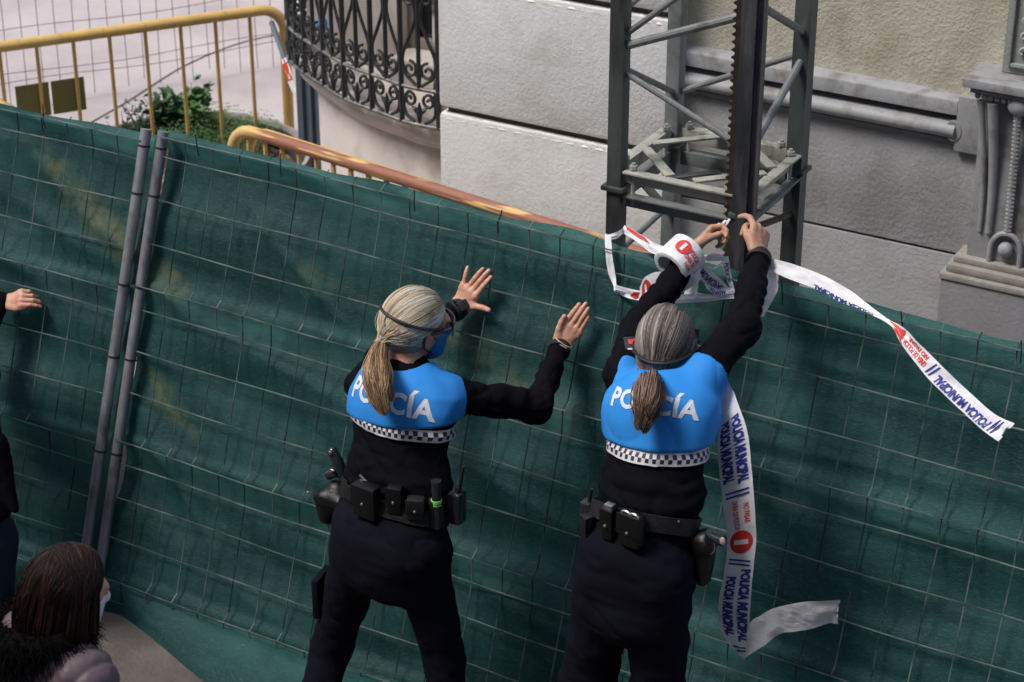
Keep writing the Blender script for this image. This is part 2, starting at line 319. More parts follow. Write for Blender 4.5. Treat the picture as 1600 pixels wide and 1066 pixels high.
class Field:
    def __init__(s, lo, hi, h):
        s.lo = V3(*lo); s.h = h; n = np.ceil((V3(*hi) - s.lo) / h).astype(int) + 1
        s.ax = [s.lo[i] + h * np.arange(n[i]) for i in range(3)]; s.F = np.full(n, 1.0)
    def pts(s, sl=(slice(None),) * 3):
        g = np.meshgrid(s.ax[0][sl[0]], s.ax[1][sl[1]], s.ax[2][sl[2]], indexing='ij'); return np.stack(g, -1)
    def union(s, prims, infl=0.):
        for p in prims:
            mg = p['m'] + p['k'] + .04 + infl; lo = np.minimum(p['a'], p['b']) - mg; hi = np.maximum(p['a'], p['b']) + mg
            sl = tuple(slice(max(0, int((lo[i] - s.lo[i]) / s.h)), max(0, int((hi[i] - s.lo[i]) / s.h) + 2)) for i in range(3))
            G = s.F[sl]
            if G.size == 0: continue
            s.F[sl] = smin(G, pd(p, s.pts(sl)) - infl, p['k'])
        return s
    def clip(s, fn, k=.012):        # keep where fn(P) < 0
        d = fn(s.pts()); s.F = -smin(-s.F, -d, k); return s
    def mesh(s, shape=None):
        F = s.F; I = F < 0; c = np.zeros(np.array(F.shape) - 1, int); O = [(i, j, k) for i in (0, 1) for j in (0, 1) for k in (0, 1)]
        n = c.shape
        for o in O: c += I[o[0]:o[0] + n[0], o[1]:o[1] + n[1], o[2]:o[2] + n[2]]
        idx = np.argwhere((c > 0) & (c < 8)); pos = np.zeros((len(idx), 3)); cnt = np.zeros(len(idx))
        for a in O:
            for b in O:
                if sum(abs(a[i] - b[i]) for i in range(3)) != 1 or a > b: continue
                fa = F[tuple((idx + a).T)]; fb = F[tuple((idx + b).T)]; mk = (fa < 0) != (fb < 0)
                t = np.where(mk, fa / np.where(mk, fa - fb, 1), 0); pos += mk[:, None] * (np.array(a) + t[:, None] * (np.array(b) - np.array(a))); cnt += mk
        V = s.lo + (idx + pos / cnt[:, None]) * s.h; ids = np.full(n, -1, int); ids[tuple(idx.T)] = np.arange(len(idx)); Q = []
        for ax in range(3):
            sa = [slice(0, -1) if i == ax else slice(1, -1) for i in range(3)]; sb = [slice(1, None) if i == ax else slice(1, -1) for i in range(3)]
            A, B = I[tuple(sa)], I[tuple(sb)]; e = np.argwhere(A != B)
            if not len(e): continue
            fl = A[tuple(e.T)]; off = np.ones(3, int); off[ax] = 0; e = e + off; u, v = [(1, 2), (2, 0), (0, 1)][ax]; du = np.eye(3, dtype=int)[u]; dv = np.eye(3, dtype=int)[v]
            q = np.stack([ids[tuple((e - du - dv).T)], ids[tuple((e - dv).T)], ids[tuple(e.T)], ids[tuple((e - du).T)]], 1)
            q[~fl] = q[~fl][:, ::-1]; Q.append(q)
        return V, np.concatenate(Q)
def bounds(prims, m=.03): return (np.min([np.minimum(p['a'], p['b']) - p['m'] for p in prims], 0) - m, np.max([np.maximum(p['a'], p['b']) + p['m'] for p in prims], 0) + m)
def normals(V, Q):
    n = np.cross(V[Q[:, 2]] - V[Q[:, 0]], V[Q[:, 3]] - V[Q[:, 1]]); N = np.zeros_like(V)
    for i in range(4): np.add.at(N, Q[:, i], n)
    return N / (np.linalg.norm(N, axis=1)[:, None] + 1e-12)
def sdf_mesh(prims, h, infl=0., clips=(), wr=None, m=.03):
    lo, hi = bounds(prims, m + infl); f = Field(lo, hi, h); f.union(prims, infl)
    for c in clips: f.clip(c)
    V, Q = f.mesh()
    if wr: V = V + normals(V, Q) * wr(V)[:, None]
    return V, Q
def bvh_of(V, Q): return BVHTree.FromPolygons([tuple(v) for v in V], [tuple(int(i) for i in q) for q in Q])
def add_obj(name, VQ, m, parent, label=None):
    o = obj(name, mesh_from(*VQ), m, parent)
    if label: o['label'] = label
    return o

# ================================================================= SETTING
g = 60.0
bm = bmesh.new(); vs = [bm.verts.new((x, y, 0)) for x, y in ((-g, -g), (g, -g), (g, g), (-g, g))]; bm.faces.new(vs)
tag(obj('ground', bm, M_ground, smooth=False), 'pale pinkish grey plaza paving', None, None, 'structure')
bm = bmesh.new(); vs = [bm.verts.new((x, y, .004)) for x, y in ((-g, -7.4), (g, -7.4), (g, 1.1), (-g, 1.1))]; bm.faces.new(vs)
tag(obj('pavement', bm, M_pave, smooth=False), 'brownish street pavement on the near side of the green fence', None, None, 'structure')
# paving seam curve seen beyond the yellow barrier
seam = catmull([UZ(118, 205, .004), UZ(200, 158, .004), UZ(290, 102, .004), UZ(380, 66, .004), UZ(470, 48, .004)], 40)
tag(MB().tube(seam, .007, 4, flat=.4).build('paving_joint', M_joint), 'dark curved joint line in the pale paving', None, None, 'structure')

# ---- building
bx0, bx1 = .12, 1.245           # pale rusticated pier
bld = thing('building', 'pale rendered street building with rusticated pier, grey moulded wall and carved console', 'building', (1.2, 2.6, 0))
ZJ = [-.0, .62, 1.232, 1.845, 2.458] + [2.458 + .613 * k for k in range(1, 12)]; HB = ZJ[-1]
mb = MB()
for i in range(len(ZJ) - 1):
    z0, z1 = ZJ[i] + (.014 if i else 0), ZJ[i + 1] - .014
    mbk = MB(); mbk.span(bx0, bx1, 2.5, 2.95, z0, z1, bev=.022 if i < 9 else 0)
    me = mbk.build('wall_block', M_white, bld)
    # displaced, hand-floated outline
me = MB().span(bx0 + .03, bx1 - .028, 2.535, 2.93, 0, HB); me.build('wall_joint', M_joint, bld)
# weathered lip on each block, base tone lightened as if catching the light
for z in ZJ[1:5]:
    m_ = MB(); prof = [(-.002, .0), (.0, .010), (.03, .016), (.03, .0)]
    n = 60; vs = []; fs = []
    for i in range(n + 1):
        x = bx0 + .012 + (bx1 - bx0 - .024) * i / n; j = .003 * math.sin(i * 1.7) + RNG.uniform(-.003, .003)
        vs += [(x, 2.499 + j * .4, z - .036), (x, 2.512 + j, z - .0165 + j * .5), (x, 2.545, z - .0125)]
    for i in range(n):
        for k in range(2): fs.append((i * 3 + k, i * 3 + k + 1, i * 3 + 4 + k, i * 3 + 3 + k))
    m_.add(vs, fs); m_.build('block_lip', M_whitetop, bld, sh=0)
# grey lower wall and beige upper wall
GY = 2.62; gx1 = 2.50
MB().span(bx1, 3.6, GY, 2.95, 0, 1.004, bev=.006).build('lower_wall', M_grey, bld)
MB().span(bx1, 3.6, GY, 2.95, 1.016, 1.50, bev=.006).build('lower_wall', M_grey, bld)
MB().span(bx1, 3.6, GY + .02, 2.94, .99, 1.03).build('wall_joint', M_joint, bld)
MB().span(bx1, 3.6, GY + .025, 2.95, 1.50, HB).build('upper_wall', M_beige, bld)
# moulded string course: sloping top, recess, roll, fillet
prof = [(-.06, 1.490), (.012, 1.490), (.012, 1.508), (.004, 1.512)]
for k in range(9):
    a = -math.pi / 2 + math.pi * k / 8; prof.append((.004 + .052 * math.cos(a), 1.551 + .036 * math.sin(a)))
prof += [(.0, 1.592), (-.018, 1.596), (-.018, 1.616), (.034, 1.619), (.034, 1.672), (.026, 1.684), (-.06, 1.70)]
MB().prism(prof, (bx1 - .0, GY, 0), (2.47, GY, 0)).build('string_course', M_greysmooth, bld, sh=50)
m_ = MB().span(2.4705, 2.582, GY - .036, GY + .05, 1.47, 1.702, bev=.006)
m_.build('course_end_block', M_greysmooth, bld)
m_ = MB(); vs = []; n = 20
for q in (0, 1):
    for k in range(n): a = 2 * math.pi * k / n; vs.append((2.462 + .034 * math.cos(a), GY - .039 + q * .04, 1.552 + .042 * math.sin(a)))
m_.add(vs, [(k, (k + 1) % n, n + (k + 1) % n, n + k) for k in range(n)] + [tuple(range(n))]); m_.build('course_end_scroll', M_greysmooth, bld)
# console pilaster at right
cx0, cx1 = 2.582, 2.897; cm = (cx0 + cx1) / 2 + .005
m_ = MB().span(cx0, cx1, GY - .09, GY + .04, 1.06, 1.77, bev=.008)
m_.build('console_slab', M_greysmooth, bld)
m_ = MB()
for dx, r in ((-.140, .013), (-.095, .020), (.095, .020), (.140, .013)):
    zz = np.linspace(1.18, 1.74, 24); P = [(cm + dx * (.82 + .28 * ((z - 1.18) / .56) ** 2), GY - .094 - .045 * ((z - 1.18) / .56) ** 2, z) for z in zz]; m_.tube(P, [r * (.75 + .35 * (z - 1.18) / .56) for z in zz], 12)
m_.build('console_flute', M_greysmooth, bld)
m_ = MB()
for i in range(30):
    z = 1.21 + i * .0175; m_.ball((cm, GY - .108 - .045 * ((z - 1.18) / .56) ** 2, z + 0), .0118, 10, (1.45, .55, .74))
m_.tube([(cm, GY - .10 - .045 * ((z - 1.18) / .56) ** 2, z) for z in np.linspace(1.19, 1.74, 12)], .0145, 10)
m_.build('console_bead', M_greysmooth, bld)
m_ = MB(); A = [(cm + .062 * math.cos(a), GY - .105, 1.12 + .075 * math.sin(a)) for a in np.linspace(0, math.pi, 18)]
m_.tube([(cm + .062, GY - .105, 1.06)] + A + [(cm - .062, GY - .105, 1.06)], .011, 8); m_.ball((cm, GY - .10, 1.125), .032, 16)
m_.build('console_boss', M_greysmooth, bld)
m_ = MB(); m_.span(cx0 - .055, cx1 + .055, GY - .19, GY + .03, 1.80, 1.835, bev=.006); m_.span(cx0 - .03, cx1 + .03, GY - .165, GY + .03, 1.772, 1.7995, bev=.009)
for k in range(14):
    m_.ball((cx0 - .0 + k * .026, GY - .15, 1.765), .013, 10, (1, 1, 1.3))
m_.ball((cm, GY - .14, 1.745), .042, 14, (1.1, .8, 1.0))
m_.build('console_cap', M_greysmooth, bld)
# plinth under the console
m_ = MB(); m_.span(2.512, 3.1, GY - .17, GY + .05, 0, .975, bev=.008); m_.build('plinth', mat('plinth stone', (.19, .19, .197), .85, .1, 5, .3, 70, streak=.4), bld)
m_ = MB(); m_.span(2.505, 3.1, GY - .178, GY + .04, .9755, 1.0, bev=.006); m_.span(2.522, 3.1, GY - .155, GY + .04, 1.0005, 1.035, bev=.012); m_.span(2.542, 3.1, GY - .125, GY + .04, 1.0355, 1.062, bev=.006)
m_.build('plinth_cap', mat('plinth cap stone', (.25, .24, .22), .8, .12, 9, .35, 60, col2=(.22, .2, .17), cscale=14), bld)
# carved panel above
m_ = MB(); px0 = 2.635
m_.span(px0, 2.95, GY - .05, GY + .03, 1.837, 2.5, bev=.004)
m_.span(px0 + .02, px0 + .034, GY - .068, GY - .045, 1.87, 2.5, bev=.003); m_.span(px0 + .035, 2.93, GY - .067, GY - .045, 1.868, 1.882, bev=.003)
m_.build('carved_panel', mat('panel stone', (.25, .265, .25), .75, .1, 9, .3, 60), bld)
m_ = MB()
for i in range(9):
    for j in range(4):
        c = V3(px0 + .08 + j * .055, GY - .056, 1.93 + i * .062 + (j % 2) * .03); th = np.linspace(0, 4.6, 14)
        m_.tube([c + V3((.026 - .0045 * q) * math.cos(q + j), -.006, (.026 - .0045 * q) * math.sin(q + j)) for q in th], .006, 6)
m_.build('carving', mat('panel carving', (.33, .345, .33), .75, .1, 9), bld)

opp = thing('shade_building', 'unseen plain house front behind the camera, added to shade the street', 'building', (3, -7.5, 0))  # unseen block, added and sized to darken the near ground
MB().span(-22, 26, -15, -7.5, 0, 11.9).build('shade_building_wall', mat('added shade building render', (.24, .26, .29), .9, .08, 4), opp)
for k in range(4):
    for q in range(10): MB().span(-19 + q * 4.4, -17.6 + q * 4.4, -7.52, -7.497, 1.2 + k * 3.3, 3.2 + k * 3.3).build('shade_building_window', M_glass, opp)
# ---- rounded bay with balcony and wrought-iron guard
ZB = 1.093
railpx = [(678, 200), (640, 192), (600, 178), (540, 155), (500, 130), (470, 110), (452, 92)]
plan = [UZ(*q, ZB)[:2] for q in railpx]; plan = [(.10, 2.60)] + [tuple(q) for q in plan[1:]] + [(-1.135, 3.14), (-1.16, 3.27), (-1.13, 3.42)]
plan = catmull([(*q, 0) for q in plan], 160)[:, :2]
seg = np.r_[0, np.cumsum(np.linalg.norm(np.diff(plan, axis=0), axis=1))]; PL = seg[-1]
def onplan(s, inset=0.):
    s = np.clip(s, 0, PL - 1e-4); x = np.interp(s, seg, plan[:, 0]); y = np.interp(s, seg, plan[:, 1])
    e = .01; dx = np.interp(s + e, seg, plan[:, 0]) - np.interp(s - e, seg, plan[:, 0]); dy = np.interp(s + e, seg, plan[:, 1]) - np.interp(s - e, seg, plan[:, 1])
    l = math.hypot(dx, dy) + 1e-9; return x + dy / l * inset, y - dx / l * inset      # +inset goes inward (to the wall)
def band(zprof, name, m, parent, s0=0., s1=None, n=60):
    """sweep an (inset, z) profile along the bay plan"""
    s1 = s1 or PL; k = len(zprof); vs = []
    for s in np.linspace(s0, s1, n):
        for ins, z in zprof: x, y = onplan(s, ins); vs.append((x, y, z))
    fs = [(i * k + j, i * k + j + 1, (i + 1) * k + j + 1, (i + 1) * k + j) for i in range(n - 1) for j in range(k - 1)]
    return MB().add(vs, fs).build(name, m, parent, sh=40)
sgn = 1
_x, _y = onplan(.5, .05)
if _y < onplan(.5, 0)[1]: sgn = -1
def I(v): return v * sgn
band([(I(.14), 0), (I(.14), .93), (I(.12), .945), (I(.10), .95), (I(.07), .985), (I(.055), 1.0), (I(.05), 1.015), (I(.045), 1.03), (I(.045), 1.075), (I(.06), 1.082), (I(.5), 1.082)], 'bay_wall', M_baywall, bld, 0, PL * .86)
# wall and tall window behind the guard
m_ = MB(); m_.span(-1.05, -.62, 3.17, 3.3, 1.09, 2.6, bev=.01); m_.span(-.62, -.46, 3.13, 3.3, 1.09, 2.6, bev=.01); m_.span(.02, .12, 2.62, 3.3, 1.09, 2.6); m_.build('window_jamb', M_baywall, bld)
MB().span(-.46, .02, 3.0, 3.3, 1.083, 1.22, bev=.01).build('window_sill', M_baywall, bld)
MB().span(-.46, .02, 3.22, 3.25, 1.22, 2.6).build('window_glass', M_glass, bld)
m_ = MB()
for x in (-.44, -.235, -.0): m_.span(x - .02, x + .02, 3.17, 3.219, 1.221, 2.6, bev=.004)
m_.span(-.419, -.256, 3.175, 3.218, 1.221, 1.27, bev=.004); m_.span(-.214, -.021, 3.175, 3.218, 1.221, 1.27, bev=.004)
m_.build('window_frame', M_frame, bld)
vs = []; 
for i in range(24):
    for j in range(10): vs.append((-.20 + .19 * i / 23, 3.10 + .02 * math.sin(i * 1.1) - .004 * j, 1.24 + .9 * j / 9))
MB().add(vs, grid_faces(24, 10)).build('curtain', M_curtain, bld, sh=0)
# beyond-building body so the corner is solid
MB().span(-.95, 3.6, 3.3, 9, 0, HB).build('rear_wall', M_baywall, bld)

grille = thing('balcony_guard', 'bowed black wrought-iron balcony guard with scrollwork beside the pale pier', 'railing', (-.4, 2.75, 1.1))
S1 = PL * .99
def rail(z, r, name, m, ins=0., flat=1.): MB().tube([(*onplan(s, I(ins)), z) for s in np.linspace(.02, S1, 90)], r, 8, flat=flat).build(name, m, grille)
rail(ZB, .011, 'bottom_rail', M_ironrail); rail(ZB + .175, .010, 'middle_rail', M_ironrail); rail(ZB + .19, .0, 'middle_rail', M_iron) if False else None
def P3(s, z, out=0.): x, y = onplan(s, I(-out)); return (x, y, z)
nb = 8; pit = (S1 - .06) / nb
mbars = MB(); scr = MB(); lv = MB()
def spiral(mb_, s, z, r, dirn, turns=1.3, start=0., wd=.0075, zs=1.0):
    P = []; n = 22
    for i in range(n):
        q = i / (n - 1); a = start + dirn * turns * 2 * math.pi * q; rr = r * (1 - .78 * q); P.append(P3(s + rr * math.cos(a), z + zs * rr * math.sin(a)))
    mb_.tube(P, wd, 6)
for i in range(nb + 1):
    s = .04 + i * pit
    mbars.tube([P3(s, ZB), P3(s, ZB + 1.0)], .0125, 6)
    if i == nb: break
    c = s + pit / 2; h = pit / 2
    mbars.tube([P3(c, ZB + .18), P3(c, ZB + 1.0)], .0105, 6)
    # lower panel: two facing C-scrolls round a leafed spear
    for sd_ in (-1, 1):
        lo = [P3(c + sd_ * h * .28, ZB + .012), P3(c + sd_ * h * .72, ZB + .04), P3(c + sd_ * h * .86, ZB + .08), P3(c + sd_ * h * .8, ZB + .125), P3(c + sd_ * h * .55, ZB + .155)]
        scr.tube(catmull(lo, 16), .0085, 6)
        spiral(scr, c + sd_ * h * .52, ZB + .118, .036, sd_, 1.25, math.pi / 2)
        # upper panel: heart of long S bars rising, with volutes
        up = [P3(c + sd_ * h * .15, ZB + .19), P3(c + sd_ * h * .75, ZB + .24), P3(c + sd_ * h * .88, ZB + .32), P3(c + sd_ * h * .45, ZB + .42), P3(c + sd_ * h * .12, ZB + .52), P3(c + sd_ * h * .4, ZB + .63), P3(c + sd_ * h * .75, ZB + .72)]
        scr.tube(catmull(up, 26), .0085, 6)
        spiral(scr, c + sd_ * h * .48, ZB + .262, .042, sd_, 1.3, math.pi / 2)
        spiral(scr, c + sd_ * h * .42, ZB + .60, .036, -sd_, 1.1, 0)
    lv.tube([P3(c, ZB + .01), P3(c, ZB + .06), P3(c, ZB + .11)], [.007, .016, .003], 6)
    for sd_ in (-1, 1):
        lv.tube([P3(c, ZB + .045), P3(c + sd_ * .024, ZB + .075), P3(c + sd_ * .04, ZB + .085)], [.006, .011, .003], 6)
        lv.tube([P3(c, ZB + .21), P3(c + sd_ * .016, ZB + .25), P3(c + sd_ * .02, ZB + .28)], [.004, .009, .002], 6)
    lv.tube([P3(c, ZB + .20), P3(c, ZB + .27), P3(c, ZB + .33)], [.004, .011, .002], 6)
mbars.build('baluster', M_iron, grille); scr.build('scroll', M_iron, grille); lv.build('leaf_ornament', M_iron, grille)
# a little blue thing caught behind the guard
tag(MB().ball((*onplan(.98, I(.07)), ZB + .26), .028, 12, (1, .8, 1.5)).tube([(*onplan(.98, I(.07)), ZB - .01), (*onplan(.98, I(.07)), ZB + .22)], .010, 8).build('spray_bottle', mat('blue plastic', (.06, .30, .62), .4)), 'small blue bottle standing behind the iron balcony guard', 'bottle')

# ---- slate blue sheet gate and its leaning stay, left of the bay
gt = thing('sheet_gate', 'slate blue ribbed metal gate leaf beside the rounded bay', 'gate', (-1.1, 3.3, 0))
ga = UY(466, 210, 3.45); gb = UY(512, 210, 3.40); m_ = MB(); n = 48; vs = []
for i in range(n):
    q = i / (n - 1); x = ga[0] + (gb[0] - ga[0] + .1) * q; off = .018 if (i // 4) % 2 else 0
    for z in (0.02, 1.12): vs.append((x, 3.45 - off, z))
m_.add(vs, grid_faces(n, 2)); m_.build('ribbed_leaf', M_slate, gt, sh=20)
MB().tube([UY(424, 34, 3.6), UY(448, 100, 3.5)], .014, 8).build('stay_bar', M_slate, gt)

# ---- mesh fence in the far plaza (thin dark wires)
fa = UZ(-40, 140, .16); fb = UZ(440, 66, .16); dv = nrm(V3(fb[0] - fa[0], fb[1] - fa[1], 0)); Lf = np.linalg.norm(fb - fa) + .3
mf = thing('wire_fence', 'thin dark wire mesh fence standing in the far plaza behind the yellow barrier', 'fence', (fa[0], fa[1], 0))
m_ = MB(); nv = int(Lf / .105)
for i in range(nv):
    b0 = fa + dv * (i * .105) ; j = V3(0, 0, 0)
    m_.tube([b0 + V3(RNG.uniform(-.01, .01), 0, -.14 + RNG.uniform(-.03, .05)), b0 + V3(RNG.uniform(-.008, .008), 0, .4), b0 + V3(0, .0, 1.7)], .0022, 4)
for z in (0., .055, .33, .62, .9, 1.2, 1.5):
    P = [fa + dv * (Lf * q) + V3(0, 0, z + .012 * math.sin(q * 9 + z * 20)) for q in np.linspace(0, 1, 30)]; m_.tube(P, .0022, 4)
m_.build('wire_mesh', M_wiredark, mf)
for q in (-.06, Lf + .04): b0 = fa + dv * q; MB().tube([(b0[0], b0[1], 0.), (b0[0], b0[1], 1.9)], .018, 10).build('post', M_galv, mf)

# ---- yellow crowd barriers
def barrier(name, a, b, h, label, mrail, mbar, pitch, rr=.021, group=None, plate=None, low=.18):
    a = V3(a[0], a[1], 0); b = V3(b[0], b[1], 0); t = thing(name, label, 'barrier', tuple(a), group); d = nrm(b - a); L = np.linalg.norm(b - a); rad = .13
    P = [a + V3(0, 0, .02)]; P += [a + V3(0, 0, h - rad)]
    for k in range(1, 9): an = math.pi / 2 * k / 8; P.append(a + d * (rad * (1 - math.cos(an))) + V3(0, 0, h - rad + rad * math.sin(an)))
    e = b - d * rad
    Q = [e + d * (rad * math.sin(math.pi / 2 * k / 8)) + V3(0, 0, h - rad + rad * math.cos(math.pi / 2 * k / 8)) for k in range(0, 9)] + [b + V3(0, 0, .02)]
    n = 24; mid = [P[-1] + (Q[0] - P[-1]) * k / n for k in range(1, n)]
    full = P + mid + Q; MB().tube(full, rr, 14, up=(d[1], -d[0], 0)).build('frame_tube', mrail, t)
    MB().tube([a + V3(0, 0, low), b + V3(0, 0, low)], .014, 10).build('lower_tube', mbar, t)
    nbar = int((L - .1) / pitch)
    for k in range(1, nbar + 1):
        p = a + d * (L * k / (nbar + 1)); MB().tube([p + V3(0, 0, low), p + V3(0, 0, h - rr * .6)], .0105 if rr > .025 else .0085, 8).build('bar', mbar, t)
    for q in (.09, .91):
        p = a + d * L * q; nn = V3(-d[1], d[0], 0)
        m_ = MB().tube([p + nn * .25 + V3(0, 0, .012), p + V3(0, 0, .10), p - nn * .25 + V3(0, 0, .012)], .012, 8); m_.build('foot', mbar, t)
    if plate:
        q0, q1, z0, z1 = plate; nn = V3(-d[1], d[0], 0)
        for (u0, u1) in ((q0, (q0 + q1) / 2 - .006), ((q0 + q1) / 2 + .006, q1)):
            c = a + d * ((u0 + u1) / 2) + V3(0, 0, (z0 + z1) / 2); MB().box(c - nn * -.012, (u1 - u0) / 2, .002, (z1 - z0) / 2, d, nn).build('name_plate', M_olive, t)
    return t
p0 = UZ(-60, 88, 1.05); p1 = UZ(443, 17, 1.05)
bp_ = UZ(2, 80, 1.05); dd = nrm((p1 - p0) * V3(1, 1, 0)); 
u0 = np.linalg.norm((UZ(18, 78, 1.05) - p0)[:2]); u1 = np.linalg.norm((UZ(127, 63, 1.05) - p0)[:2])
barrier('crowd_barrier', p0, p1, 1.07, 'yellow crowd barrier with olive plates beyond the planter', M_yellow, M_yellow, .187, .029, 'yellow crowd barriers', (u0, u1, .665, .845))
q0 = UZ(362, 203, 1.05); q1 = UZ(1110, 438, 1.05)
barrier('crowd_barrier', q0, q1, 1.07, 'worn yellow crowd barrier with reddish brown rail right behind the green fence', M_rust, M_yellow, .105, .028, 'yellow crowd barriers')
q0b = UZ(388, 199, 1.055); q1b = UZ(1100, 428, 1.055)
barrier('crowd_barrier', q0b, q1b, 1.055, 'second pale yellow crowd barrier nested behind the reddish brown one', M_yellow, M_yellow, .105, .02, 'yellow crowd barriers')
# yellow corner at the left edge
e0 = UZ(-60, 120, 1.0); e1 = UZ(22, 172, .98)
tag(MB().tube([V3(e0[0] - .2, e0[1] + .1, 0), e0, e1, V3(e1[0], e1[1], 0)], .022, 12).build('crowd_barrier', M_yellow), 'end of a yellow crowd barrier showing at the left picture edge', 'barrier', 'yellow crowd barriers')

# scrap of red and white tape on the yellow barrier post
def ribbon(edges, n=60, wav=0., seed=0):
    """edges: list of (A, B) world points on the two edges"""
    A = catmull([e[0] for e in edges], n); B = catmull([e[1] for e in edges], n); nv = 9; vs = []
    arc = np.r_[0, np.cumsum(np.linalg.norm(np.diff((A + B) / 2, axis=0), axis=1))]
    T = np.gradient((A + B) / 2, axis=0); Wd = B - A; Nn = np.cross(T, Wd); Nn /= np.linalg.norm(Nn, axis=1)[:, None] + 1e-9
    G = np.zeros((n, nv, 3))
    for j in range(nv): q = j / (nv - 1); G[:, j] = A + Wd * q
    if wav:
        sh = G.shape; ph = vn(np.c_[arc * 9, np.zeros(n), np.full(n, seed)], 1.)
        for j in range(nv):
            off = wav * vn(np.c_[arc * 14, np.full(n, j * .45), np.full(n, seed + 3.)]) + wav * .6 * vn(np.c_[arc * 32, np.full(n, j * .3), np.full(n, seed + 9.)])
            G[:, j] += Nn * off[:, None]
    return G, arc, Nn
def rib_obj(name, G, m, parent=None, **k):
    n, nv = G.shape[:2]; return obj(name, mesh_from(G.reshape(-1, 3), grid_faces(n, nv)), m, parent)
def on_ribbon(G, arc, u, v, side, lift=.0012):
    """map (u metres along, v 0..1 across) to the sheet, lifted on the side facing 'side'"""
    n, nv = G.shape[:2]; fi = np.interp(u, arc, np.arange(n)); fj = np.clip(v, 0, 1) * (nv - 1)
    i = np.clip(np.floor(fi).astype(int), 0, n - 2); j = np.clip(np.floor(fj).astype(int), 0, nv - 2); a = (fi - i)[:, None]; b = (fj - j)[:, None]
    p00, p10, p01, p11 = G[i, j], G[i + 1, j], G[i, j + 1], G[i + 1, j + 1]
    P = p00 * (1 - a) * (1 - b) + p10 * a * (1 - b) + p01 * (1 - a) * b + p11 * a * b
    N = np.cross(p10 - p00, p01 - p00); N /= np.linalg.norm(N, axis=1)[:, None] + 1e-12
    sg = np.sign(N @ side); N = N * sg[:, None]; return P + N * lift
TOCAM = -FW
def print_text(mbx, G, arc, txt, u, v, hgt, flip=1, mi=0, wid=None, bold=.02, vflip=1):
    """letters of height hgt (fraction of the width) centred at (u, v), running along +u*flip"""
    W_ = np.linalg.norm(G[len(G) // 2, -1] - G[len(G) // 2, 0]); size = 1.0; vs, fs = text_mesh(txt, size, bold, 1); ext = vs.max(0) - vs.min(0); c = (vs.max(0) + vs.min(0)) / 2
    L = wid or ext[0] / ext[1] * hgt * W_
    uu = u + flip * (vs[:, 0] - c[0]) / ext[0] * L; vv = v + vflip * (vs[:, 1] - c[1]) / ext[1] * hgt
    mbx.add(on_ribbon(G, arc, uu, vv, TOCAM), fs, mi)
def print_poly(mbx, G, arc, pts, mi=0, lift=.0012):
    """filled convex polygon in (u, v) subdivided so that it follows the sheet"""
    pts = np.array(pts, float); c = pts.mean(0); rings = [c[None]]; k = len(pts); vs = [c]; fs = []
    for r_ in range(1, 5):
        for p in pts: vs.append(c + (p - c) * r_ / 4)
    for i in range(k): fs.append((0, 1 + i, 1 + (i + 1) % k))
    for r_ in range(3):
        b0 = 1 + r_ * k
        for i in range(k): fs.append((b0 + i, b0 + k + i, b0 + k + (i + 1) % k, b0 + (i + 1) % k))
    vs = np.array(vs); mbx.add(on_ribbon(G, arc, vs[:, 0], vs[:, 1], TOCAM, lift), fs, mi)
def no_entry(mbx, G, arc, u, v, ru, rv, red, white, plus=False):
    print_poly(mbx, G, arc, [(u + ru * math.cos(a), v + rv * math.sin(a)) for a in np.linspace(0, 2 * math.pi, 28, endpoint=False)], red, .0012)
    a, b = ru * .2, rv * .6
    print_poly(mbx, G, arc, [(u - a, v - b), (u + a, v - b), (u + a, v), (u + a, v + b), (u - a, v + b), (u - a, v)], white, .002)
    if plus: a, b = ru * .6, rv * .2; print_poly(mbx, G, arc, [(u - a, v - b), (u, v - b), (u + a, v - b), (u + a, v + b), (u, v + b), (u - a, v + b)], white, .0024)
def strokes(mbx, G, arc, u, v0, v1, mi, d=.011, w_=.006, sl=.012):
    for q in (0, d * 1.25): print_poly(mbx, G, arc, [(u + q, v0), (u + q + w_, v0), (u + q + w_ + sl, v1), (u + q + sl, v1)], mi)
sc = [UZ(441, 92, 1.0), UZ(447, 108, .96), UZ(453, 125, .92), UZ(460, 146, .86)]
ed = [(UY(440, 92, 3.5), UY(447, 90, 3.5)), (UY(443, 108, 3.48), UY(452, 104, 3.48)), (UY(449, 125, 3.47), UY(457, 120, 3.47)), (UY(457, 147, 3.46), UY(463, 144, 3.46))]
G, arc, _ = ribbon(ed, 30, .004, 2); st = tag(rib_obj('tape_scrap', G, M_tape), 'small torn scrap of red and white tape on the yellow barrier', 'tape')
mm = MB(); print_poly(mm, G, arc, [(arc[-1] * .15, .0), (arc[-1] * .62, .0), (arc[-1] * .66, 1), (arc[-1] * .12, 1)]); mm.build('tape_print', M_redink, st)

# ---- round planter with weeds
pc = V3(-1.80, 3.13, 0); prx = .64
pl = thing('planter', 'round concrete planter full of soil behind the green fence', 'planter', tuple(pc))
m_ = MB(); prof = [(prx, 0), (prx, .38), (prx - .01, .41), (prx - .03, .41), (prx - .04, .39), (prx - .04, .26)]; n = 56
vs = [(pc[0] + r_ * math.cos(2 * math.pi * k / n), pc[1] + r_ * math.sin(2 * math.pi * k / n), z) for k in range(n) for r_, z in prof]
k_ = len(prof); fs = [(i * k_ + j, i * k_ + j + 1, ((i + 1) % n) * k_ + j + 1, ((i + 1) % n) * k_ + j) for i in range(n) for j in range(k_ - 1)]
m_.add(vs, fs).build('rim', M_concrete, pl)
MB().tube([(pc[0] + (prx - .045) * math.cos(q), pc[1] + (prx - .045) * math.sin(q), .33) for q in np.linspace(0, 2 * math.pi, 57)], .05, 8, flat=1.2).build('shade_ring', mat('planter inner shade', (.03, .028, .025), .9), pl)  # dark ring: shade on the inner wall put in as colour
